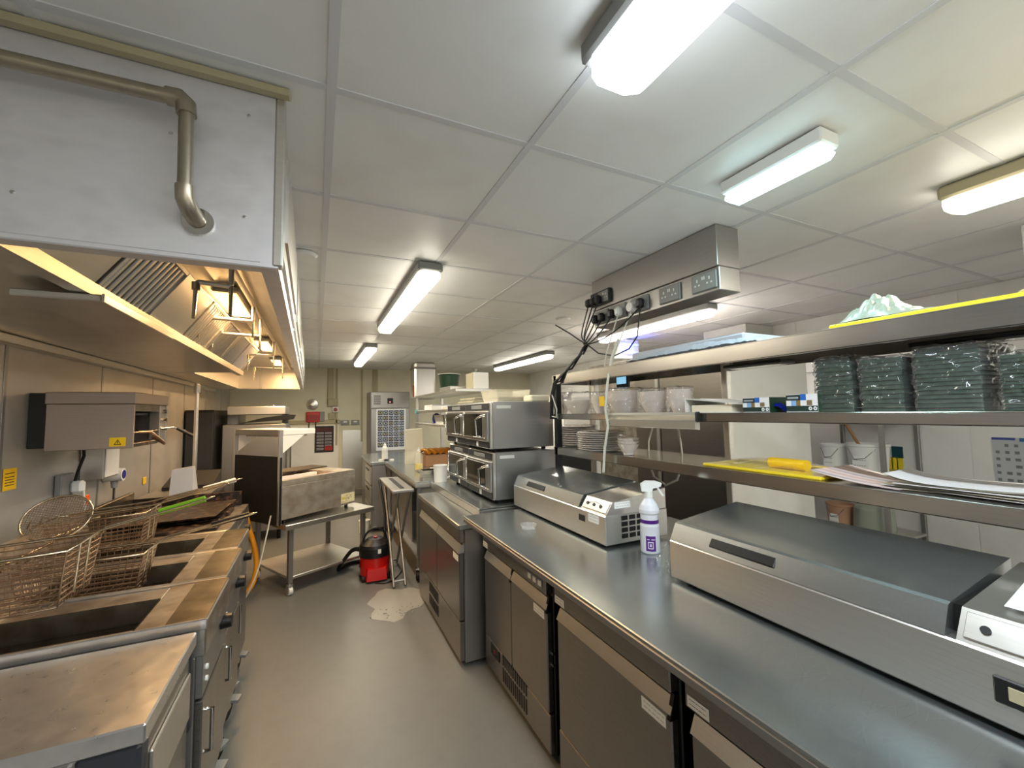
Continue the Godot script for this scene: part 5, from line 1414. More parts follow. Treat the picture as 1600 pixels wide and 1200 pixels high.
func shelf_goods() -> void:
	var hm := 1.5022
	var hl := 1.2742
	var ht := 1.7722
	# wrapped bowl stacks on the middle shelf
	var labels := ["slim stack of trays in clear wrap at the gantry's black post", "single large wrapped bowl with upturned film edge", "wrapped bowl stack behind the yellow cable tag", "wide double wrapped bowl stack left of the square-rimmed bowls", "wrapped bowl stack with square rims", "tall wrapped bowl stack beside the white binder"]
	var n := 0
	for q in [[868, 888, 606, 3], [890, 925, 612, 1], [929, 954, 612, 3], [955, 1000, 605, 4], [1003, 1041, 606, 4], [1046, 1080, 603, 5]]:
		var xs := 1.62
		var a := onx(q[0], 642, xs)
		var b := onx(q[1], 642, xs)
		var r := absf(a.z - b.z) / 2 * 0.86
		var top := onx(q[1], q[2], xs).y
		var c := Vector3(xs, hm, (a.z + b.z) / 2)
		var H := top - hm
		var t := thing("bowl_stack", labels[n], "bowls", c, 0.0, "wrapped bowls on the middle shelf")
		for i in q[3]:
			var y: float = H * 0.35 * i / q[3]
			part("bowl", g().lathe(c + Vector3(0, y, 0), [Vector2(0.0, 0.001), Vector2(r * 0.5, 0.001), Vector2(r * 0.62, H * 0.12), Vector2(r * 0.95, H * 0.52), Vector2(r, H * 0.62), Vector2(r * 0.96, H * 0.62), Vector2(r * 0.58, H * 0.14), Vector2(0.0, H * 0.12)], 24), M.bowl, t)
		wrap_over(c, Vector3(r * 1.0, H / 2, r * 1.0), n * 1.7, M.wrap, "film_wrap", t)
		n += 1
	# plates and bowls on the lower shelf
	var pl := ["taller film-wrapped stack of pale plates at the gantry's left post", "wide film-wrapped stack of pale plates in front of the taller stack"]
	n = 0
	for q in [[884, 922, 664, 1.68], [916, 965, 673, 1.6]]:
		var xs: float = q[3]
		var a := onx(q[0], 690, xs)
		var b := onx(q[1], 690, xs)
		var r := absf(a.z - b.z) / 2 * 0.9
		var H := onx((q[0] + q[1]) / 2, q[2], xs).y - hl
		var c := Vector3(xs, hl, (a.z + b.z) / 2)
		var t := thing("plate_stack", pl[n], "plates", c, 0.0, "plate stacks on the lower shelf")
		for i in 9:
			part("plate", g().lathe(c + Vector3(0, H * i / 9.6, 0), [Vector2(0.0, 0.001), Vector2(r * 0.62, 0.001), Vector2(r, H * 0.1), Vector2(r * 0.98, H * 0.115), Vector2(r * 0.6, 0.006), Vector2(0.0, 0.006)], 28), M.bowl, t)
		wrap_over(c, Vector3(r * 1.0, H / 2, r * 1.0), n * 2.1 + 0.5, M.wrap, "film_wrap", t)
		n += 1
	var cb := onx(982, 703, 1.56)
	cb.y = hl
	var t := thing("bowl_stack", "small unwrapped stack of pale bowls beside the plates", "bowls", cb)
	for i in 3:
		part("bowl", g().lathe(cb + Vector3(0, 0.016 * i, 0), [Vector2(0.0, 0.001), Vector2(0.026, 0.001), Vector2(0.03, 0.012), Vector2(0.057, 0.055), Vector2(0.06, 0.06), Vector2(0.056, 0.06), Vector2(0.028, 0.016), Vector2(0.0, 0.014)], 24), M.bowl, t)
	# white lever binder
	var a := onx(1080, 640, 1.56)
	var b := onx(1160, 640, 1.56)
	t = thing("ring_binder", "white ring binder lying on the middle shelf with papers inside", "binder", Vector3(1.65, hm, (a.z + b.z) / 2))
	var bz0 := b.z
	var bz1 := a.z
	part("cover", g().box(1.52, 1.8, hm, hm + 0.003, bz0, bz1, 0.001), M.white, t)
	part("spine", g().box(1.52, 1.8, hm + 0.003, hm + 0.062, bz1 - 0.003, bz1, 0.001), M.white, t)
	part("cover", g().hexa([Vector3(1.52, hm + 0.037, bz0), Vector3(1.8, hm + 0.037, bz0), Vector3(1.8, hm + 0.062, bz1), Vector3(1.52, hm + 0.062, bz1), Vector3(1.52, hm + 0.04, bz0), Vector3(1.8, hm + 0.04, bz0), Vector3(1.8, hm + 0.065, bz1), Vector3(1.52, hm + 0.065, bz1)]), M.white, t)
	part("papers", g().box(1.535, 1.79, hm + 0.003, hm + 0.034, bz0 + 0.03, bz1 - 0.025, 0.001), M.paper_cream, t)
	# glove boxes, with printed colour blocks
	var im := Image.create(120, 64, false, Image.FORMAT_RGB8)
	im.fill(Color(0.88, 0.88, 0.88))
	im.fill_rect(Rect2i(0, 2, 56, 20), Color(0.1, 0.14, 0.14))
	im.fill_rect(Rect2i(5, 9, 44, 7), Color(0.6, 0.64, 0.64))
	im.fill_rect(Rect2i(56, 0, 22, 22), Color(0.1, 0.38, 0.72))
	im.fill_rect(Rect2i(20, 22, 20, 20), Color(0.5, 0.66, 0.85))
	im.fill_rect(Rect2i(40, 22, 16, 20), Color(0.5, 0.4, 0.2))
	im.fill_rect(Rect2i(80, 22, 20, 18), Color(0.48, 0.4, 0.28))
	im.fill_rect(Rect2i(0, 42, 120, 20), Color(0.06, 0.17, 0.14))
	for c in [[92, 51], [110, 51]]:
		for y in range(-7, 8):
			for x in range(-7, 8):
				if x * x + y * y < 50:
					im.set_pixel(c[0] + x, c[1] + y, Color(0.9, 0.9, 0.9) if x * x + y * y > 9 else Color(0.4, 0.45, 0.42))
	var gm := printed(im)
	var names := ["closed glove box with blue and green print next to the binder", "open-flapped glove box leaning against the green tubs"]
	n = 0
	for q in [[1161, 1203, 0.0], [1229, 1279, 2.5]]:
		var za := onx(q[1], 636, 1.53).z
		var zb := onx(q[0], 636, 1.53).z
		t = thing("glove_box", names[n], "glove box", Vector3(1.6, hm, (za + zb) / 2), 0.0, "glove boxes on the middle shelf")
		part("carton", g().box(1.53, 1.76, hm, hm + 0.057 + 0.006 * n, za, zb, 0.001), M.green, t)
		sticker("print", Vector3(1.5295, hm + 0.029 + 0.003 * n, (za + zb) / 2), Vector3(0, 0, -1), Vector3.UP, Vector3(-1, 0, 0), zb - za - 0.002, 0.056 + 0.006 * n, gm, t)
		part("opening", g().box(1.58, 1.71, hm + 0.057 + 0.006 * n, hm + 0.0585 + 0.006 * n, za + 0.03, zb - 0.03), M.blue, t)
		n += 1
	a = onx(1217, 632, 1.57)
	solo("blue_glove", g().sheet(func(u, v): return Vector3(1.55 + u * 0.1, hm + 0.004 + 0.032 * sin(v * PI) * (0.6 + 0.4 * sin(u * 9.0)), a.z - 0.03 + v * 0.06 + 0.005 * sin(u * 20.0)), 16, 12), M.blue, "crumpled blue gloves between the two glove boxes", "gloves")
	# stacks of green tubs in film
	var tubs := ["shorter film-wrapped stack of green tubs beside the glove boxes", "second film-wrapped stack of green tubs, ragged middle", "large film-wrapped stack of dark green ribbed tubs", "dark green ribbed tub stack at the shelf's end, beyond the largest stack"]
	n = 0
	for q in [[1287, 1352, 560], [1357, 1432, 560], [1441, 1558, 541], [1573, 1720, 550]]:
		var xs := 1.6
		var za := onx(q[1], 640, xs).z
		var zb := onx(q[0], 640, xs).z
		var H := onx((q[0] + q[1]) / 2.0, q[2], xs).y - hm
		var c := Vector3(1.655, hm, (za + zb) / 2)
		var hz := (zb - za) / 2
		t = thing("tub_stack", tubs[n], "tubs", c, 0.0, "green tub stacks on the middle shelf")
		var layers := 15 if n >= 2 else 12
		for i in layers:
			var y := H * i / layers
			part("tub", g().hexa([c + Vector3(-0.105, y, -hz * 0.9), c + Vector3(0.105, y, -hz * 0.9), c + Vector3(0.105, y, hz * 0.9), c + Vector3(-0.105, y, hz * 0.9), c + Vector3(-0.098, y + H / layers * 0.93, -hz * 0.85), c + Vector3(0.098, y + H / layers * 0.93, -hz * 0.85), c + Vector3(0.098, y + H / layers * 0.93, hz * 0.85), c + Vector3(-0.098, y + H / layers * 0.93, hz * 0.85)]), M.green_tub, t)
		wrap_over(c, Vector3(0.112, H / 2 + 0.003, hz * 0.97), n * 2.3, M.wrap, "film_wrap", t, 1.3)
		n += 1
	# goods on the lower shelf: yellow boards in film, printed sheet, paper pile
	var z0 := onx(1285, 745, 1.53).z
	var z1 := onx(1100, 725, 1.53).z
	t = thing("yellow_board", "yellow chopping boards wrapped in clear film on the lower shelf", "chopping board", Vector3(1.66, hl, (z0 + z1) / 2))
	part("board", g().box(1.52, 1.8, hl, hl + 0.012, z0, z1, 0.004), M.yellow_board, t)
	part("film_wrap", g().sheet(func(u, v): return Vector3(1.515 + v * 0.29, hl + 0.014 + 0.035 * sin(PI * u) * sin(PI * v) * (0.7 + 0.3 * sin(u * 21.0 + v * 8.0)), lerpf(z0, z1, u)), 40, 16), M.wrap, t)
	var ra := onx(1200, 728, 1.6)
	var rb := onx(1262, 736, 1.6)
	part("roll", g().cyl(Vector3(1.6, hl + 0.035, rb.z), Vector3(1.62, hl + 0.032, ra.z), 0.02, -1.0, 18), M.yellow, t)
	a = onx(1300, 742, 1.66)
	b = onx(1440, 755, 1.66)
	var pk := Image.create(128, 64, false, Image.FORMAT_RGB8)
	for y in 64:
		for x in 128:
			var k := sin(y * 0.55 + x * 0.05) * 0.5 + 0.5
			pk.set_pixel(x, y, Color(0.93, 0.88, 0.84).lerp(Color(0.82, 0.58, 0.58) if (y / 9) % 3 else Color(0.55, 0.5, 0.62), 0.5 * k))
	M.paper_pink.albedo_texture = null
	var sheetm := printed(pk)
	var sg := g()
	for i in 12:
		var f0 := i / 12.0
		var f1 := (i + 1) / 12.0
		var p := func(f: float, xx: float) -> Vector3: return Vector3(xx, hl + 0.002 + 0.03 * pow(1.0 - f, 2.0), lerpf(a.z, b.z, f))
		sg.tri(p.call(f0, 1.53), p.call(f1, 1.53), p.call(f1, 1.78), Vector3.UP, Vector2(f0, 1), Vector2(f1, 1), Vector2(f1, 0))
		sg.tri(p.call(f0, 1.53), p.call(f1, 1.78), p.call(f0, 1.78), Vector3.UP, Vector2(f0, 1), Vector2(f1, 0), Vector2(f0, 0))
	solo("printed_sheet", sg, sheetm, "pink and white printed sheet curling on the lower shelf", "paper")
	t = thing("paper_pile", "pile of loose white papers at the lower shelf's end", "papers", Vector3(1.64, hl, 0.45))
	for i in 8:
		var dz := rng.randf_range(-0.02, 0.03)
		var dx := rng.randf_range(-0.015, 0.02)
		var k := g()
		var zc := onx(1500, 770, 1.6).z + dz
		k.T = Transform3D(Basis(Vector3.UP, rng.randf_range(-0.12, 0.12)), Vector3(1.65 + dx, hl + 0.0008 + 0.003 * i, zc))
		k.sheet(func(u, v): return Vector3((u - 0.5) * 0.21, 0.002 + (0.02 * pow(absf(v - 0.5) * 2.0, 3.0) if i > 5 else 0.0) * (1.0 if v > 0.5 else 0.3), (v - 0.5) * 0.297), 6, 14)
		part("sheet", k, M.paper if i % 3 else M.paper_cream, t)
	# top shelf: flat film-wrapped sheets, carrier bag, yellow board, plate
	z0 = onx(1190, 545, 1.56).z
	z1 = onx(988, 570, 1.56).z
	t = thing("wrapped_sheets", "flat bundle of white sheets in plastic on the top shelf", "packaging", Vector3(1.68, ht, (z0 + z1) / 2))
	part("sheets", g().box(1.53, 1.82, ht, ht + 0.05, z0 + 0.05, z1 - 0.03, 0.008), M.bag_blue, t)
	part("plastic", g().sheet(func(u, v): return Vector3(1.51 + v * 0.33, ht + 0.004 + 0.06 * pow(sin(PI * clampf(u, 0.001, 0.999)), 0.35) * pow(sin(PI * clampf(v, 0.001, 0.999)), 0.35) + 0.007 * crinkle(Vector3(u * 0.9, 0, v * 0.33), 26.0), lerpf(z0, z1, u)), 70, 24), M.bag_blue, t)
	z1 = onx(1294, 514, 1.53).z
	t = thing("yellow_board", "long yellow board on the top shelf under a carrier bag", "chopping board", Vector3(1.67, ht, 0.5))
	part("board", g().box(1.53, 1.83, ht, ht + 0.016, 0.0, z1, 0.004), M.yellow_board, t)
	z0 = onx(1495, 480, 1.6).z
	z1 = onx(1318, 500, 1.6).z
	solo("carrier_bag", g().sheet(func(u, v): return Vector3(1.54 + v * 0.27, ht + 0.017 + (0.075 * pow(sin(PI * clampf(v, 0.001, 0.999)), 0.55) + 0.02 * crinkle(Vector3(u * 0.5, 3.0, v * 0.27), 22.0) * minf(1.0, 4.0 * v * (1.0 - v) * 2.0)) * smoothstep(0.0, 0.12, u) * (0.55 + 0.6 * exp(-pow((u - 0.3) / 0.16, 2.0))) * (1.0 - smoothstep(0.35, 1.0, u) * 0.85), lerpf(z1, z0, u)), 80, 34), M.bag_white, "crumpled white carrier bag lying on the top shelf board", "plastic bag")
	var pc := Vector3(1.68, ht + 0.0165, 0.28)
	solo("plate", g().lathe(pc, [Vector2(0.0, 0.001), Vector2(0.08, 0.001), Vector2(0.13, 0.014), Vector2(0.132, 0.018), Vector2(0.08, 0.006), Vector2(0.0, 0.006)], 32), M.bowl, "shallow pale plate on the yellow top shelf board", "plate")

func microwaves() -> void:
	# bench under the microwaves
	var t := thing("microwave_bench", "stainless bench carrying the four stacked microwaves", "bench", Vector3(1.3, 0, 3.2))
	part("top", g().box(0.955, 1.68, 0.885, 0.9, 2.57, 3.82, 0.003), M.steel_top, t)
	part("front_edge", g().box(0.955, 0.975, 0.84, 0.886, 2.57, 3.82, 0.003), M.steel, t)
	part("end_edge", g().box(0.975, 1.68, 0.84, 0.886, 2.57, 2.585, 0.003), M.steel, t)
	for x in [1.56, 1.64]:
		for z in [2.62, 3.76]:
			part("leg", g().box(x - 0.018, x + 0.018, 0.0, 0.885, z - 0.018, z + 0.018, 0.003), M.steel_dark, t)
	# one microwave, front towards -x, then three copies
	var m := thing("microwave", "lower microwave nearer the topping unit, code sticker under its door", "microwave", Vector3(1.09, 0.9, 2.91), 0.0, "stacked steel microwaves")
	var w := 0.26
	part("casing", g().box(0.02, 0.5, 0.022, 0.345, -w, w, 0.004), M.steel_dark, m, true)
	part("face", g().box(0.0, 0.02, 0.024, 0.343, -w, w, 0.004), M.steel, m, true)
	var cp := part("control_strip", g().box(-0.004, 0.0, 0.29, 0.335, -w + 0.02, w - 0.02, 0.001), M.charcoal, m, true)
	part("display", g().box(-0.006, -0.003, 0.298, 0.326, -0.12, 0.1, 0.001), M.grey_plastic, cp, true)
	var d := part("door", g().box(-0.02, 0.0, 0.075, 0.283, -w + 0.012, w - 0.012, 0.004), M.steel_dark, m, true)
	part("window", g().box(-0.023, -0.019, 0.1, 0.265, -w + 0.1, w - 0.03, 0.002), M.dark_glass, d, true)
	var fr := g()
	fr.tube([Vector3(-0.024, 0.098, -w + 0.03), Vector3(-0.024, 0.098, w - 0.028), Vector3(-0.024, 0.27, w - 0.028)], 0.003, 6)
	part("door_trim", fr, M.chrome, d, true)
	part("handle", g().tube([Vector3(-0.02, 0.105, -w + 0.12), Vector3(-0.055, 0.115, -w + 0.12), Vector3(-0.06, 0.225, -w + 0.12), Vector3(-0.045, 0.25, -w + 0.05), Vector3(-0.02, 0.255, -w + 0.03)], 0.009, 8), M.chrome, d, true)
	part("lower_strip", g().box(-0.006, 0.0, 0.028, 0.07, -w + 0.014, w - 0.014, 0.002), M.charcoal, m, true)
	part("code_sticker", g().box(-0.0075, -0.005, 0.032, 0.066, -0.05, -0.01, 0.001), M.white, m, true)
	part("corner_sticker", g().box(-0.0225, -0.0195, 0.255, 0.28, w - 0.05, w - 0.015, 0.001), M.white, m, true)
	part("side_label", g().box(0.05, 0.16, 0.3, 0.322, -w - 0.0012, -w, 0.0005), M.white, m, true)
	for x in [0.06, 0.44]:
		for z in [-w + 0.05, w - 0.05]:
			part("foot", g().cyl(Vector3(x, 0.0005, z), Vector3(x, 0.0225, z), 0.016, -1.0, 12), M.rubber, m, true)
	copy(m, Vector3(1.1, 0.9, 3.44), 0.0, "lower microwave next to the far steel table")
	copy(m, Vector3(1.07, 1.2455, 2.91), 0.0, "upper microwave under the clear food tub, on the nearer stack")
	copy(m, Vector3(1.08, 1.2455, 3.44), 0.0, "upper microwave on the farther stack, beside the papers")
	# on top of the microwaves
	var hb := 1.5915
	t = thing("food_tub", "clear plastic tub of orange dry food on the upper microwave", "food tub", Vector3(1.32, hb + 0.004, 2.95))
	var tub := g()
	for k in 2:
		var s := 1.0 - 0.03 * k
		var y := 0.004 * k
		var lo := [Vector3(1.2, hb + y, 2.82), Vector3(1.46, hb + y, 2.82), Vector3(1.46, hb + y, 3.12), Vector3(1.2, hb + y, 3.12)]
		var c := Vector3(1.33, 0, 2.97)
		for i in 4:
			var a: Vector3 = lo[i]
			var b: Vector3 = lo[(i + 1) % 4]
			var f := func(p: Vector3, up: float, kk: float) -> Vector3: return Vector3(c.x + (p.x - c.x) * kk * s, hb + 0.004 + y + up, c.z + (p.z - c.z) * kk * s)
			tub.quad(f.call(a, 0.0, 0.94), f.call(b, 0.0, 0.94), f.call(b, 0.09, 1.08), f.call(a, 0.09, 1.08), (a + b) / 2 - c)
			if k == 0:
				tub.quad(f.call(a, 0.09, 1.08), f.call(b, 0.09, 1.08), f.call(b, 0.09, 1.14), f.call(a, 0.09, 1.14), Vector3.UP)
	tub.quad(Vector3(1.21, hb + 0.004, 2.83), Vector3(1.45, hb + 0.004, 2.83), Vector3(1.45, hb + 0.004, 3.11), Vector3(1.21, hb + 0.004, 3.11), Vector3.DOWN)
	part("tub", tub, M.tub_clear, t)
	part("contents", g().box(1.215, 1.445, hb + 0.008, hb + 0.042, 2.835, 3.105, 0.008), M.food, t)
	solo("flat_tray", g().box(1.14, 1.5, hb + 0.0002, hb + 0.0038, 2.72, 3.16, 0.001), M.white, "flat white tray under the clear food tub", "tray")
	solo("cream_tub", g().box(1.4, 1.56, hb, hb + 0.05, 2.67, 2.8, 0.01), M.paper_cream, "low cream tub at the back of the upper microwave", "tub")
	t = thing("pan_stack", "flat grey trays stacked on the farther upper microwave", "trays", Vector3(1.3, hb, 3.45))
	for k in 4:
		part("tray", g().box(1.16 + 0.01 * k, 1.5 + 0.005 * k, hb + 0.014 * k, hb + 0.012 + 0.014 * k, 3.25 + 0.01 * k, 3.68, 0.003), M.trim if k % 2 else M.steel, t)
	# paper sheet on the long topping unit's control end
	var sg := g()
	var im := Image.create(96, 128, false, Image.FORMAT_RGB8)
	im.fill(Color(0.92, 0.93, 0.95))
	for k in 16:
		im.fill_rect(Rect2i(38, 22 + k * 6, 46, 1), Color(0.6, 0.6, 0.64))
	im.fill_rect(Rect2i(34, 16, 1, 100), Color(0.45, 0.45, 0.5))
	im.fill_rect(Rect2i(34, 16, 54, 1), Color(0.45, 0.45, 0.5))
	t = thing("paper_sheet", "white printed sheet lying on the long topping unit's end cover", "paper", Vector3(1.39, 1.12, 0.22))
	sg.quad(Vector3(1.26, 1.1135, 0.37), Vector3(1.26, 1.1135, 0.08), Vector3(1.5, 1.1395, 0.08), Vector3(1.5, 1.1395, 0.385), Vector3.UP, true)
	part("sheet", sg, printed(im), t)

func bottle_thing(called: String, label: String, c: Vector3, h: float, r: float, m: Material, cap: Material, group := "") -> Node3D:
	var t := thing(called, label, "bottle", c, 0.0, group)
	part("body", g().lathe(c, [Vector2(0.0, 0.001), Vector2(r * 0.95, 0.001), Vector2(r, h * 0.03), Vector2(r, h * 0.55), Vector2(r * 0.85, h * 0.68), Vector2(r * 0.35, h * 0.8), Vector2(r * 0.3, h * 0.85), Vector2(0.0, h * 0.85)], 22), m, t)
	part("nozzle", g().lathe(c, [Vector2(r * 0.42, h * 0.8), Vector2(r * 0.42, h * 0.86), Vector2(r * 0.16, h * 0.9), Vector2(r * 0.08, h), Vector2(0.0, h)], 16), cap, t)
	return t

func far_side() -> void:
	# far steel table
	var x0 := 0.82
	var x1 := 1.56
	var z0 := 3.85
	var z1 := 5.7
	var t := thing("far_table", "stainless prep table beyond the microwaves, on castors", "table", Vector3(1.2, 0, 4.8))
	part("top", g().box(x0, x1, 0.885, 0.9, z0, z1, 0.003), M.steel_top, t)
	part("edge", g().box(x0, x1, 0.845, 0.886, z0, z0 + 0.015, 0.003), M.steel, t)
	part("edge", g().box(x0, x0 + 0.015, 0.845, 0.886, z0 + 0.015, z1, 0.003), M.steel, t)
	part("shelf", g().box(x0 + 0.02, x1 - 0.02, 0.2, 0.225, z0 + 0.02, z1 - 0.02, 0.003), M.steel_dark, t)
	for q in [[x0 + 0.04, z0 + 0.04], [x1 - 0.04, z0 + 0.04], [x0 + 0.04, z1 - 0.04], [x1 - 0.04, z1 - 0.04]]:
		part("leg", g().box(q[0] - 0.018, q[0] + 0.018, 0.13, 0.885, q[1] - 0.018, q[1] + 0.018, 0.003), M.steel_dark, t)
		caster(t, q[0], q[1], 0.7, false, 0.05)
	part("back_panel", g().box(x1 - 0.015, x1 - 0.005, 0.23, 0.84, z0 + 0.06, z1 - 0.06), M.steel_dark, t)
	part("front_panel", g().box(x0 + 0.07, x0 + 0.08, 0.226, 0.84, z0 + 0.5, z1 - 0.06), M.steel_dark, t)
	# folding tray stand beside it
	t = thing("tray_stand", "folding tray stand with crossed legs in front of the far table", "stand", Vector3(0.66, 0, 4.0))
	part("top", g().box(0.6, 0.79, 0.83, 0.855, 3.76, 4.6, 0.004), M.steel_dark, t)
	part("slot", g().box(0.68, 0.72, 0.8545, 0.858, 3.84, 4.5), M.black, t)
	for x in [0.66, 0.76]:
		part("leg", g().tube([Vector3(x, 0.83, 3.8), Vector3(x, 0.012, 4.46)], 0.012, 8), M.steel_dark, t)
		part("leg", g().tube([Vector3(x - 0.03, 0.83, 4.42), Vector3(x - 0.03, 0.012, 3.84)], 0.012, 8), M.steel_dark, t)
	part("stretcher", g().tube([Vector3(0.66, 0.05, 4.43), Vector3(0.76, 0.05, 4.43)], 0.01, 8), M.steel_dark, t)
	part("stretcher", g().tube([Vector3(0.63, 0.05, 3.867), Vector3(0.73, 0.05, 3.867)], 0.01, 8), M.steel_dark, t)
	# drawers unit at the far left of the table
	t = thing("drawer_cabinet", "grey drawer cabinet between the far table and the tall fridge", "cabinet", Vector3(0.95, 0, 6.3))
	part("carcass", g().box(0.66, 1.3, 0.05, 0.86, 5.75, 7.0, 0.004), M.steel_dark, t)
	part("top", g().box(0.64, 1.32, 0.86, 0.9, 5.72, 7.02, 0.004), M.steel_top, t)
	for k in 3:
		var d := part("drawer", g().box(0.64, 0.66, 0.1 + k * 0.25, 0.33 + k * 0.25, 5.77, 6.36, 0.004), M.steel, t)
		part("pull", g().box(0.628, 0.64, 0.27 + k * 0.25, 0.29 + k * 0.25, 5.9, 6.2, 0.003), M.black, d)
	# things on the far table
	var h := 0.9002
	var p := ony(607, 722, 0.9)
	t = bottle_thing("squeeze_bottle", "white squeeze bottle lying loose lids beside it on the drawer cabinet", Vector3(0.85, h, 5.95), 0.24, 0.04, M.white_plastic, M.white_plastic)
	for k in 3:
		solo("bottle_lid", g().cyl(Vector3(0.78 + 0.07 * k, h, 5.84 - 0.02 * k), Vector3(0.78 + 0.07 * k, h + 0.018, 5.84 - 0.02 * k), 0.03, 0.026, 18), M.white_plastic if k != 1 else M.black, ["white bottle lid by the squeeze bottle, at the cabinet edge", "black bottle lid between two white lids", "white bottle lid toward the paper bag"][k], "lid")
	solo("paper_bag", g().hexa([Vector3(1.0, h, 5.25), Vector3(1.22, h, 5.22), Vector3(1.24, h, 5.4), Vector3(1.02, h, 5.42), Vector3(1.0, h + 0.42, 5.26), Vector3(1.2, h + 0.43, 5.24), Vector3(1.22, h + 0.43, 5.38), Vector3(1.02, h + 0.42, 5.4)]), M.paper_cream, "tall pale paper bag standing on the far table", "paper bag")
	t = thing("foil_box", "gold foil packet on a cardboard carton on the far table", "carton", Vector3(1.3, h, 4.95))
	part("carton", g().box(1.15, 1.45, h, h + 0.14, 4.85, 5.1, 0.003), M.card, t)
	part("foil", g().sheet(func(u, v): return Vector3(1.13 + u * 0.34, h + 0.15 + 0.05 * sin(PI * v) + 0.01 * sin(u * 31.0 + v * 9.0), 4.83 + v * 0.27), 24, 10), M.gold, t)
	var ob := bottle_thing("oil_bottle", "spray bottle half filled with yellow oil on the far table", Vector3(1.02, h, 4.62), 0.25, 0.045, M.tub_clear, M.white_plastic)
	part("oil", g().cyl(Vector3(1.02, h + 0.003, 4.62), Vector3(1.02, h + 0.07, 4.62), 0.04, -1.0, 20), M.yellow_board, ob)
	t = thing("steel_pan", "small square steel pan near the far table corner", "pan", Vector3(1.0, h, 4.1))
	var pn := g()
	pn.box(0.93, 1.08, h, h + 0.004, 4.03, 4.17)
	for q in [[0.93, 0.936, 4.03, 4.17], [1.074, 1.08, 4.03, 4.17], [0.936, 1.074, 4.03, 4.036], [0.936, 1.074, 4.164, 4.17]]:
		pn.box(q[0], q[1], h + 0.004, h + 0.07, q[2], q[3], 0.001)
	part("pan", pn, M.chrome, t)
	solo("cutting_tray", g().box(0.98, 1.5, h, h + 0.018, 4.3, 4.56, 0.005), M.steel_dark, "flat dark tray with spilled crumbs on the far table", "tray")
	solo("chopping_board", g().box(1.12, 1.52, h + 0.018, h + 0.03, 4.32, 4.54, 0.004), M.white, "white chopping board resting on the dark far tray", "chopping board")
	t = thing("white_jug", "white plastic jug on the microwave bench corner", "jug", Vector3(1.025, h, 3.75))
	part("jug", g().lathe(Vector3(1.025, h, 3.75), [Vector2(0.0, 0.001), Vector2(0.055, 0.001), Vector2(0.062, 0.13), Vector2(0.066, 0.15), Vector2(0.06, 0.15), Vector2(0.05, 0.01), Vector2(0.0, 0.008)], 24), M.white_plastic, t)
	part("handle", g().tube([Vector3(1.08, h + 0.13, 3.74), Vector3(1.12, h + 0.115, 3.73), Vector3(1.115, h + 0.05, 3.73), Vector3(1.078, h + 0.03, 3.74)], 0.008, 8), M.white_plastic, t)
	# far gantry shelving
	t = thing("far_shelving", "far stainless shelf gantry over the prep table with papers and bucket", "shelving", Vector3(1.45, 0.9, 4.7))
	for s in [1.755, 1.56, 1.4]:
		part("shelf", g().box(1.2, 1.58, s - 0.03, s, 3.84, 5.66, 0.003), M.steel, t)
	for q in [[1.22, 5.62], [1.56, 5.62], [1.56, 3.88]]:
		part("post", g().box(q[0] - 0.016, q[0] + 0.016, 0.9, 1.755, q[1] - 0.016, q[1] + 0.016, 0.002), M.steel, t)
	part("clamp", g().box(1.196, 1.246, 1.52, 1.57, 5.59, 5.645, 0.005), M.cyan, t)
	solo("blue_cloth", g().lathe(Vector3(1.32, 1.4002, 5.0), [Vector2(0.0, 0.0), Vector2(0.06, 0.0), Vector2(0.075, 0.05), Vector2(0.06, 0.1), Vector2(0.02, 0.12), Vector2(0.0, 0.12)], 14, Vector3.UP, 0.7), M.blue, "bunched bright blue cloth on the far shelving", "cloth")
	for k in 3:
		solo("paper_stack", g().box(1.24 + 0.02 * k, 1.52, 1.5602, 1.5602 + 0.025 + 0.02 * k, 4.05 + 0.5 * k, 4.45 + 0.5 * k, 0.003), [M.paper_cream, M.paper, M.paper][k], ["cream paper stack on the far shelving next to the microwaves", "white paper stack in the middle of the far shelving", "white paper stack beside the cyan clamp"][k], "papers", "paper stacks on the far shelving")
	for k in 2:
		solo("grey_container", g().hexa([Vector3(1.26, 1.4002, 4.05 + 0.42 * k), Vector3(1.5, 1.4002, 4.05 + 0.42 * k), Vector3(1.5, 1.4002, 4.38 + 0.42 * k), Vector3(1.26, 1.4002, 4.38 + 0.42 * k), Vector3(1.24, 1.5, 4.03 + 0.42 * k), Vector3(1.52, 1.5, 4.03 + 0.42 * k), Vector3(1.52, 1.5, 4.4 + 0.42 * k), Vector3(1.24, 1.5, 4.4 + 0.42 * k)]), M.steel, ["steel container on the far shelving closest to the microwaves", "steel container on the far shelving next to the blue cloth"][k], "container", "steel containers on the far shelving")
	var c := Vector3(1.4, 1.7552, 4.72)
	t = thing("green_bucket", "dark green bucket standing on the far top shelf", "bucket", c)
	part("bucket", g().lathe(c, [Vector2(0.0, 0.001), Vector2(0.095, 0.001), Vector2(0.122, 0.2), Vector2(0.13, 0.205), Vector2(0.13, 0.215), Vector2(0.115, 0.215), Vector2(0.09, 0.01), Vector2(0.0, 0.008)], 28), M.green, t)
	part("rim", g().tube(range(28).map(func(i): return c + Vector3(cos(TAU * i / 28.0) * 0.128, 0.215, sin(TAU * i / 28.0) * 0.128)), 0.004, 6, true), M.white_plastic, t)
	t = thing("cream_box", "cream box file standing on the far top shelf's near end", "box", Vector3(1.48, 1.7552, 3.95))
	part("box", g().box(1.4, 1.56, 1.7552, 1.92, 3.88, 4.1, 0.004), M.white, t)
	part("spine", g().box(1.392, 1.4, 1.757, 1.918, 3.885, 4.095, 0.002), M.trim, t)
	solo("tray_pile", g().box(1.24, 1.54, 1.7552, 1.80, 4.15, 4.55, 0.006), M.steel, "flat steel trays piled between green bucket and cream box", "trays")
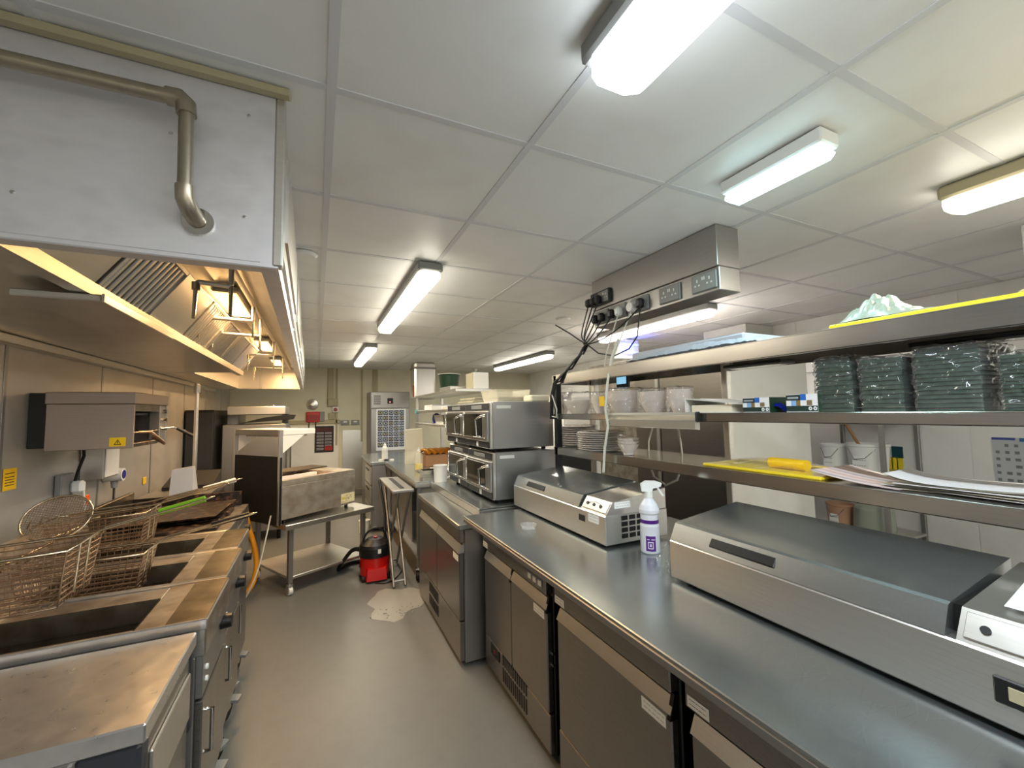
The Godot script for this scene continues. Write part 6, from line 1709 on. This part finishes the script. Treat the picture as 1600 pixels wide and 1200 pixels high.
	# steel duct dropping from the ceiling
	t = thing("steel_duct", "square stainless duct dropping from the ceiling near the tall fridge", "duct", Vector3(1.67, 1.76, 7.2))
	part("casing", g().box(1.49, 1.85, 1.76, CEIL - 0.0005, 7.05, 7.4, 0.03), M.steel, t)
	part("collar", g().box(1.475, 1.865, 2.28, 2.31, 7.035, 7.415, 0.01), M.steel_dark, t)
	solo("red_notice", g().box(1.486, 1.489, 1.8, 2.0, 7.1, 7.2, 0.001), M.red_dark, "small red notice on the side of the steel duct", "notice")
	# tall fridge with chart
	t = thing("tall_fridge", "tall stainless fridge at the far end with blue chart on its door", "fridge", Vector3(1.22, 0, 8.2))
	part("cabinet", g().box(0.876, 1.575, 0.1, 1.93, 7.92, 8.52, 0.006), M.steel_dark, t)
	var d := part("door", g().box(0.885, 1.566, 0.16, 1.62, 7.89, 7.92, 0.006), M.steel_dark, t)
	part("handle", g().box(1.5, 1.53, 0.8, 1.2, 7.865, 7.89, 0.005), M.black, d)
	var hp := part("header", g().box(0.885, 1.566, 1.63, 1.92, 7.89, 7.92, 0.005), M.steel_dark, t)
	var ds := part("display", g().box(1.17, 1.27, 1.71, 1.81, 7.882, 7.89, 0.003), M.black, hp)
	part("lamp", g().cyl(Vector3(1.215, 1.74, 7.882), Vector3(1.215, 1.74, 7.878), 0.012, -1.0, 12), glow(Color(1.0, 0.3, 0.35), 1.2), ds)
	var vt := g()
	for k in 5:
		vt.box(0.93, 1.05, 1.7 + k * 0.035, 1.715 + k * 0.035, 7.887, 7.891)
	part("vent", vt, M.black, hp)
	part("foot", g().box(0.9, 1.55, 0.001, 0.1, 7.97, 8.47, 0.004), M.black, t)
	var ci := Image.create(160, 210, false, Image.FORMAT_RGB8)
	ci.fill(Color(0.82, 0.83, 0.85))
	for r in 7:
		for q in 5:
			ci.fill_rect(Rect2i(8 + q * 29, 8 + r * 27, 26, 24), Color(0.2, 0.25, 0.36))
			var ox := 21 + q * 29
			var oy := 19 + r * 27
			for y in range(-7, 8):
				for x in range(-10, 11):
					var e := x * x / 100.0 + y * y / 40.0
					if e < 1.0 and e > 0.45:
						ci.set_pixel(ox + x, oy + y, Color(0.72, 0.74, 0.72) if (r * 5 + q) % 3 else Color(0.72, 0.68, 0.4))
	var pa := onz(588, 639, 7.889)
	var pb := onz(634, 702, 7.889)
	sign_face("chart", Vector3(pa.x, pb.y, 7.8895), Vector3(pb.x, pb.y, 7.8895), Vector3(pb.x, pa.y, 7.8895), Vector3(pa.x, pa.y, 7.8895), Vector3(0, 0, -1), printed(ci), d)

func bucket(label: String, c: Vector3, r: float, h: float, m: Material, lid: Material, group := "") -> void:
	var t := thing("bucket", label, "bucket", c, 0.0, group)
	part("pail", g().lathe(c, [Vector2(0.0, 0.001), Vector2(r * 0.88, 0.001), Vector2(r, h * 0.9), Vector2(r * 1.04, h * 0.92), Vector2(r * 1.04, h), Vector2(r * 0.96, h), Vector2(r * 0.84, 0.01), Vector2(0.0, 0.008)], 28), m, t)
	if lid:
		part("contents", g().cyl(c + Vector3(0, h * 0.85, 0), c + Vector3(0, h * 0.9, 0), r * 0.93, -1.0, 24), lid, t)
	part("bail", g().tube([c + Vector3(-r * 0.7, h * 0.85, -r * 0.7), c + Vector3(-r * 1.05, h * 0.55, -r * 0.3), c + Vector3(-r * 1.1, h * 0.5, r * 0.2), c + Vector3(-r * 0.75, h * 0.85, r * 0.7)], 0.003, 6), M.chrome, t)
	sign_face("label", c + Vector3(-r * 0.98, h * 0.15, r * 0.35), c + Vector3(-r * 0.98, h * 0.15, -r * 0.35), c + Vector3(-r * 1.0, h * 0.6, -r * 0.35), c + Vector3(-r * 1.0, h * 0.6, r * 0.35), Vector3(-1, 0, 0), M.label, t)

func right_side() -> void:
	# tall steel fridge across the next aisle, and an added block beside it
	var t := thing("upright_fridge", "dark stainless double-door upright fridge across the next aisle", "fridge", Vector3(2.92, 0, 2.47))
	part("cabinet", g().box(2.63, 3.5, 0.05, 2.04, 2.0, 2.95, 0.005), M.steel_dark, t)
	for q in [[2.01, 2.64], [2.65, 2.94]]:
		var d := part("door", g().box(2.6, 2.63, 0.15, 2.02, q[0], q[1], 0.005), M.steel_door, t)
		part("edge_strip", g().box(2.594, 2.6, 0.16, 1.92, q[0] + 0.004, q[0] + 0.034, 0.001), M.alu, d)
	part("foot", g().box(2.68, 3.2, 0.001, 0.05, 2.05, 2.9), M.black, t)
	part("side_panel", g().box(2.605, 3.5, 0.05, 2.04, 1.985, 2.0, 0.003), M.wall_grey, t)
	t = thing("upright_fridge", "added grey upright block behind the bowl stacks, keeping lamp light off the lower shelf", "fridge", Vector3(3.0, 0, 3.36))  # added unit that blocks the ceiling lamp from the lower gantry shelf
	part("cabinet", g().box(2.7, 3.4, 0.05, 2.0, 2.97, 3.75, 0.005), M.steel_dull, t)
	part("door", g().box(2.67, 2.7, 0.15, 1.98, 2.98, 3.74, 0.005), M.steel_dull, t)
	part("foot", g().box(2.75, 3.35, 0.001, 0.05, 3.02, 3.7), M.black, t)
	t = thing("chest_cabinet", "dark low cabinet in the next aisle behind the topping units", "cabinet", Vector3(3.4, 0, 4.9))
	part("carcass", g().box(3.2, 3.9, 0.05, 1.05, 4.2, 5.3, 0.004), M.charcoal, t)
	part("top", g().box(3.17, 3.92, 1.05, 1.09, 4.17, 5.33, 0.004), M.steel, t)
	part("foot", g().box(3.25, 3.85, 0.001, 0.05, 4.25, 5.25), M.black, t)
	t = thing("white_freezer", "white upright freezer beyond the plate stacks in the next aisle", "freezer", Vector3(3.9, 0, 6.0))
	part("cabinet", g().box(3.55, 4.2, 0.04, 1.75, 5.6, 6.4, 0.01), M.white, t)
	var fd := part("door", g().box(3.52, 3.55, 0.1, 1.72, 5.62, 6.38, 0.006), M.white, t)
	part("handle", g().box(3.49, 3.52, 0.9, 1.2, 5.66, 5.69, 0.004), M.grey_plastic, fd)
	part("foot", g().box(3.6, 4.15, 0.001, 0.04, 5.65, 6.35), M.black, t)
	# small screen under the top shelf
	var p := onx(972, 597, 1.78)
	t = thing("order_screen", "small order screen with lit blue display under the top shelf", "screen", Vector3(1.78, p.y - 0.05, p.z))
	part("case", g().box(1.775, 1.8, p.y - 0.035, p.y + 0.04, p.z - 0.055, p.z + 0.055, 0.005), M.charcoal, t)
	part("arm", g().box(1.78, 1.795, p.y + 0.039, 1.706, p.z - 0.01, p.z + 0.01), M.charcoal, t)
	part("panel", g().box(1.772, 1.7755, p.y - 0.012, p.y + 0.033, p.z - 0.045, p.z + 0.045, 0.001), glow(Color(0.5, 0.8, 0.95), 0.7), t)
	# insect killer with blue tubes hanging beyond the gantry
	var fly := onz(984, 545, 3.95)
	t = thing("insect_killer", "insect killer with blue glowing tubes hanging beyond the gantry", "insect killer", Vector3(fly.x, fly.y - 0.12, 3.95))
	part("housing", g().box(fly.x - 0.16, fly.x + 0.16, fly.y - 0.12, fly.y + 0.12, 3.97, 4.05, 0.006), M.white, t)
	for dy in [-0.055, 0.055]:
		part("tube", g().cyl(Vector3(fly.x - 0.13, fly.y + dy, 3.95), Vector3(fly.x + 0.13, fly.y + dy, 3.95), 0.016, -1.0, 14), glow(Color(0.25, 0.35, 1.0), 2.0), t)
	var bl := OmniLight3D.new()
	bl.name = "blue_lamp"
	bl.light_color = Color(0.25, 0.35, 1.0)
	bl.light_energy = 0.05
	bl.light_size = 0.03
	bl.omni_range = 8.0
	bl.omni_attenuation = 2.0
	bl.shadow_enabled = true
	t.add_child(bl, true)
	bl.global_position = Vector3(fly.x, fly.y, -3.9)
	for dx in [-0.12, 0.12]:
		part("hanger", g().cyl(Vector3(fly.x + dx, fly.y + 0.12, 4.01), Vector3(fly.x + dx, CEIL - 0.0005, 4.01), 0.003, -1.0, 6), M.chrome, t)
	# wire rack with buckets against the right wall
	t = thing("storage_rack", "steel storage rack holding white buckets against the right wall", "rack", Vector3(4.12, 0, 1.95))
	for s in [0.5, 0.98, 1.46]:
		part("shelf", g().box(3.86, 4.43, s - 0.02, s, 1.68, 2.24, 0.003), M.steel, t)
	for q in [[3.875, 1.695], [3.875, 2.225], [4.415, 1.695], [4.415, 2.225]]:
		part("post", g().box(q[0] - 0.015, q[0] + 0.015, 0.0, 1.55, q[1] - 0.015, q[1] + 0.015, 0.002), M.steel_dark, t)
	bucket("white lidless bucket on the rack, red cloth and wooden spoon handle inside", Vector3(4.03, 0.9802, 1.86), 0.135, 0.24, M.white_plastic, M.red_dark, "buckets on the storage rack")
	bucket("white bucket on the rack with a printed barcode label", Vector3(4.06, 0.9802, 2.12), 0.095, 0.22, M.white_plastic, null, "buckets on the storage rack")
	bucket("beige tub on the rack's lower shelf", Vector3(4.05, 0.5002, 2.1), 0.095, 0.2, M.beige, null, "buckets on the storage rack")
	solo("flour_sack", g().lathe(Vector3(4.05, 0.5002, 1.86), [Vector2(0.0, 0.0), Vector2(0.12, 0.0), Vector2(0.135, 0.05), Vector2(0.125, 0.2), Vector2(0.06, 0.27), Vector2(0.0, 0.28)], 18), M.bag_white, "plump white sack on the rack's lower shelf", "sack")
	solo("wooden_spoon", g().tube([Vector3(4.0, 1.2, 1.9), Vector3(3.96, 1.42, 1.99)], 0.012, 8), M.card, "pale wooden spoon handle leaning out of the white bucket", "spoon")
	# notices on the right wall
	var xw := 4.4495
	var a := onx(1549, 683, xw)
	var b := onx(1640, 772, xw)
	var im := Image.create(128, 128, false, Image.FORMAT_RGB8)
	im.fill(Color(0.72, 0.73, 0.74))
	for r in 6:
		for q in 5:
			if (r * 3 + q * 5) % 7 != 0:
				im.fill_rect(Rect2i(8 + q * 24, 16 + r * 17, 10 + (r * q) % 7, 7), Color(0.45, 0.46, 0.47))
	im.fill_rect(Rect2i(0, 0, 60, 6), Color(0.22, 0.28, 0.55))
	im.fill_rect(Rect2i(70, 0, 58, 9), Color(0.2, 0.4, 0.6))
	im.fill_rect(Rect2i(0, 121, 128, 5), Color(0.2, 0.28, 0.48))
	t = thing("wall_poster", "pale poster of small pictures taped on the right wall", "poster", Vector3(xw, b.y, (a.z + b.z) / 2))
	sign_face("sheet", Vector3(xw, b.y, a.z), Vector3(xw, b.y, b.z), Vector3(xw, a.y, b.z), Vector3(xw, a.y, a.z), Vector3(-1, 0, 0), printed(im), t)
	a = onx(1393, 697, xw)
	b = onx(1412, 716, xw)
	t = thing("tag_board", "dark green board with yellow tags hanging on the right wall", "tag board", Vector3(xw, b.y, (a.z + b.z) / 2))
	part("board", g().box(xw - 0.008, xw, b.y, a.y, b.z, a.z, 0.002), M.teal, t)
	for k in 3:
		var q := onx(1391 + k * 8.0, 726, xw)
		part("tag", g().box(xw - 0.006, xw - 0.003, q.y - 0.04, b.y, q.z - 0.022, q.z + 0.022, 0.001), M.yellow_board, t)
	p = onx(1585, 540, xw)
	solo("wall_fan_cover", g().cyl(Vector3(xw, p.y, p.z), Vector3(xw - 0.03, p.y, p.z), 0.16, 0.14, 28), M.white, "round white cover on the right wall above the tubs", "vent cover")
	p = onx(1267, 576, xw)
	solo("light_switch", g().box(xw - 0.02, xw, p.y - 0.04, p.y + 0.04, p.z - 0.04, p.z + 0.04, 0.004), M.white_plastic, "white light switch on the right wall beside the storage rack", "switch")
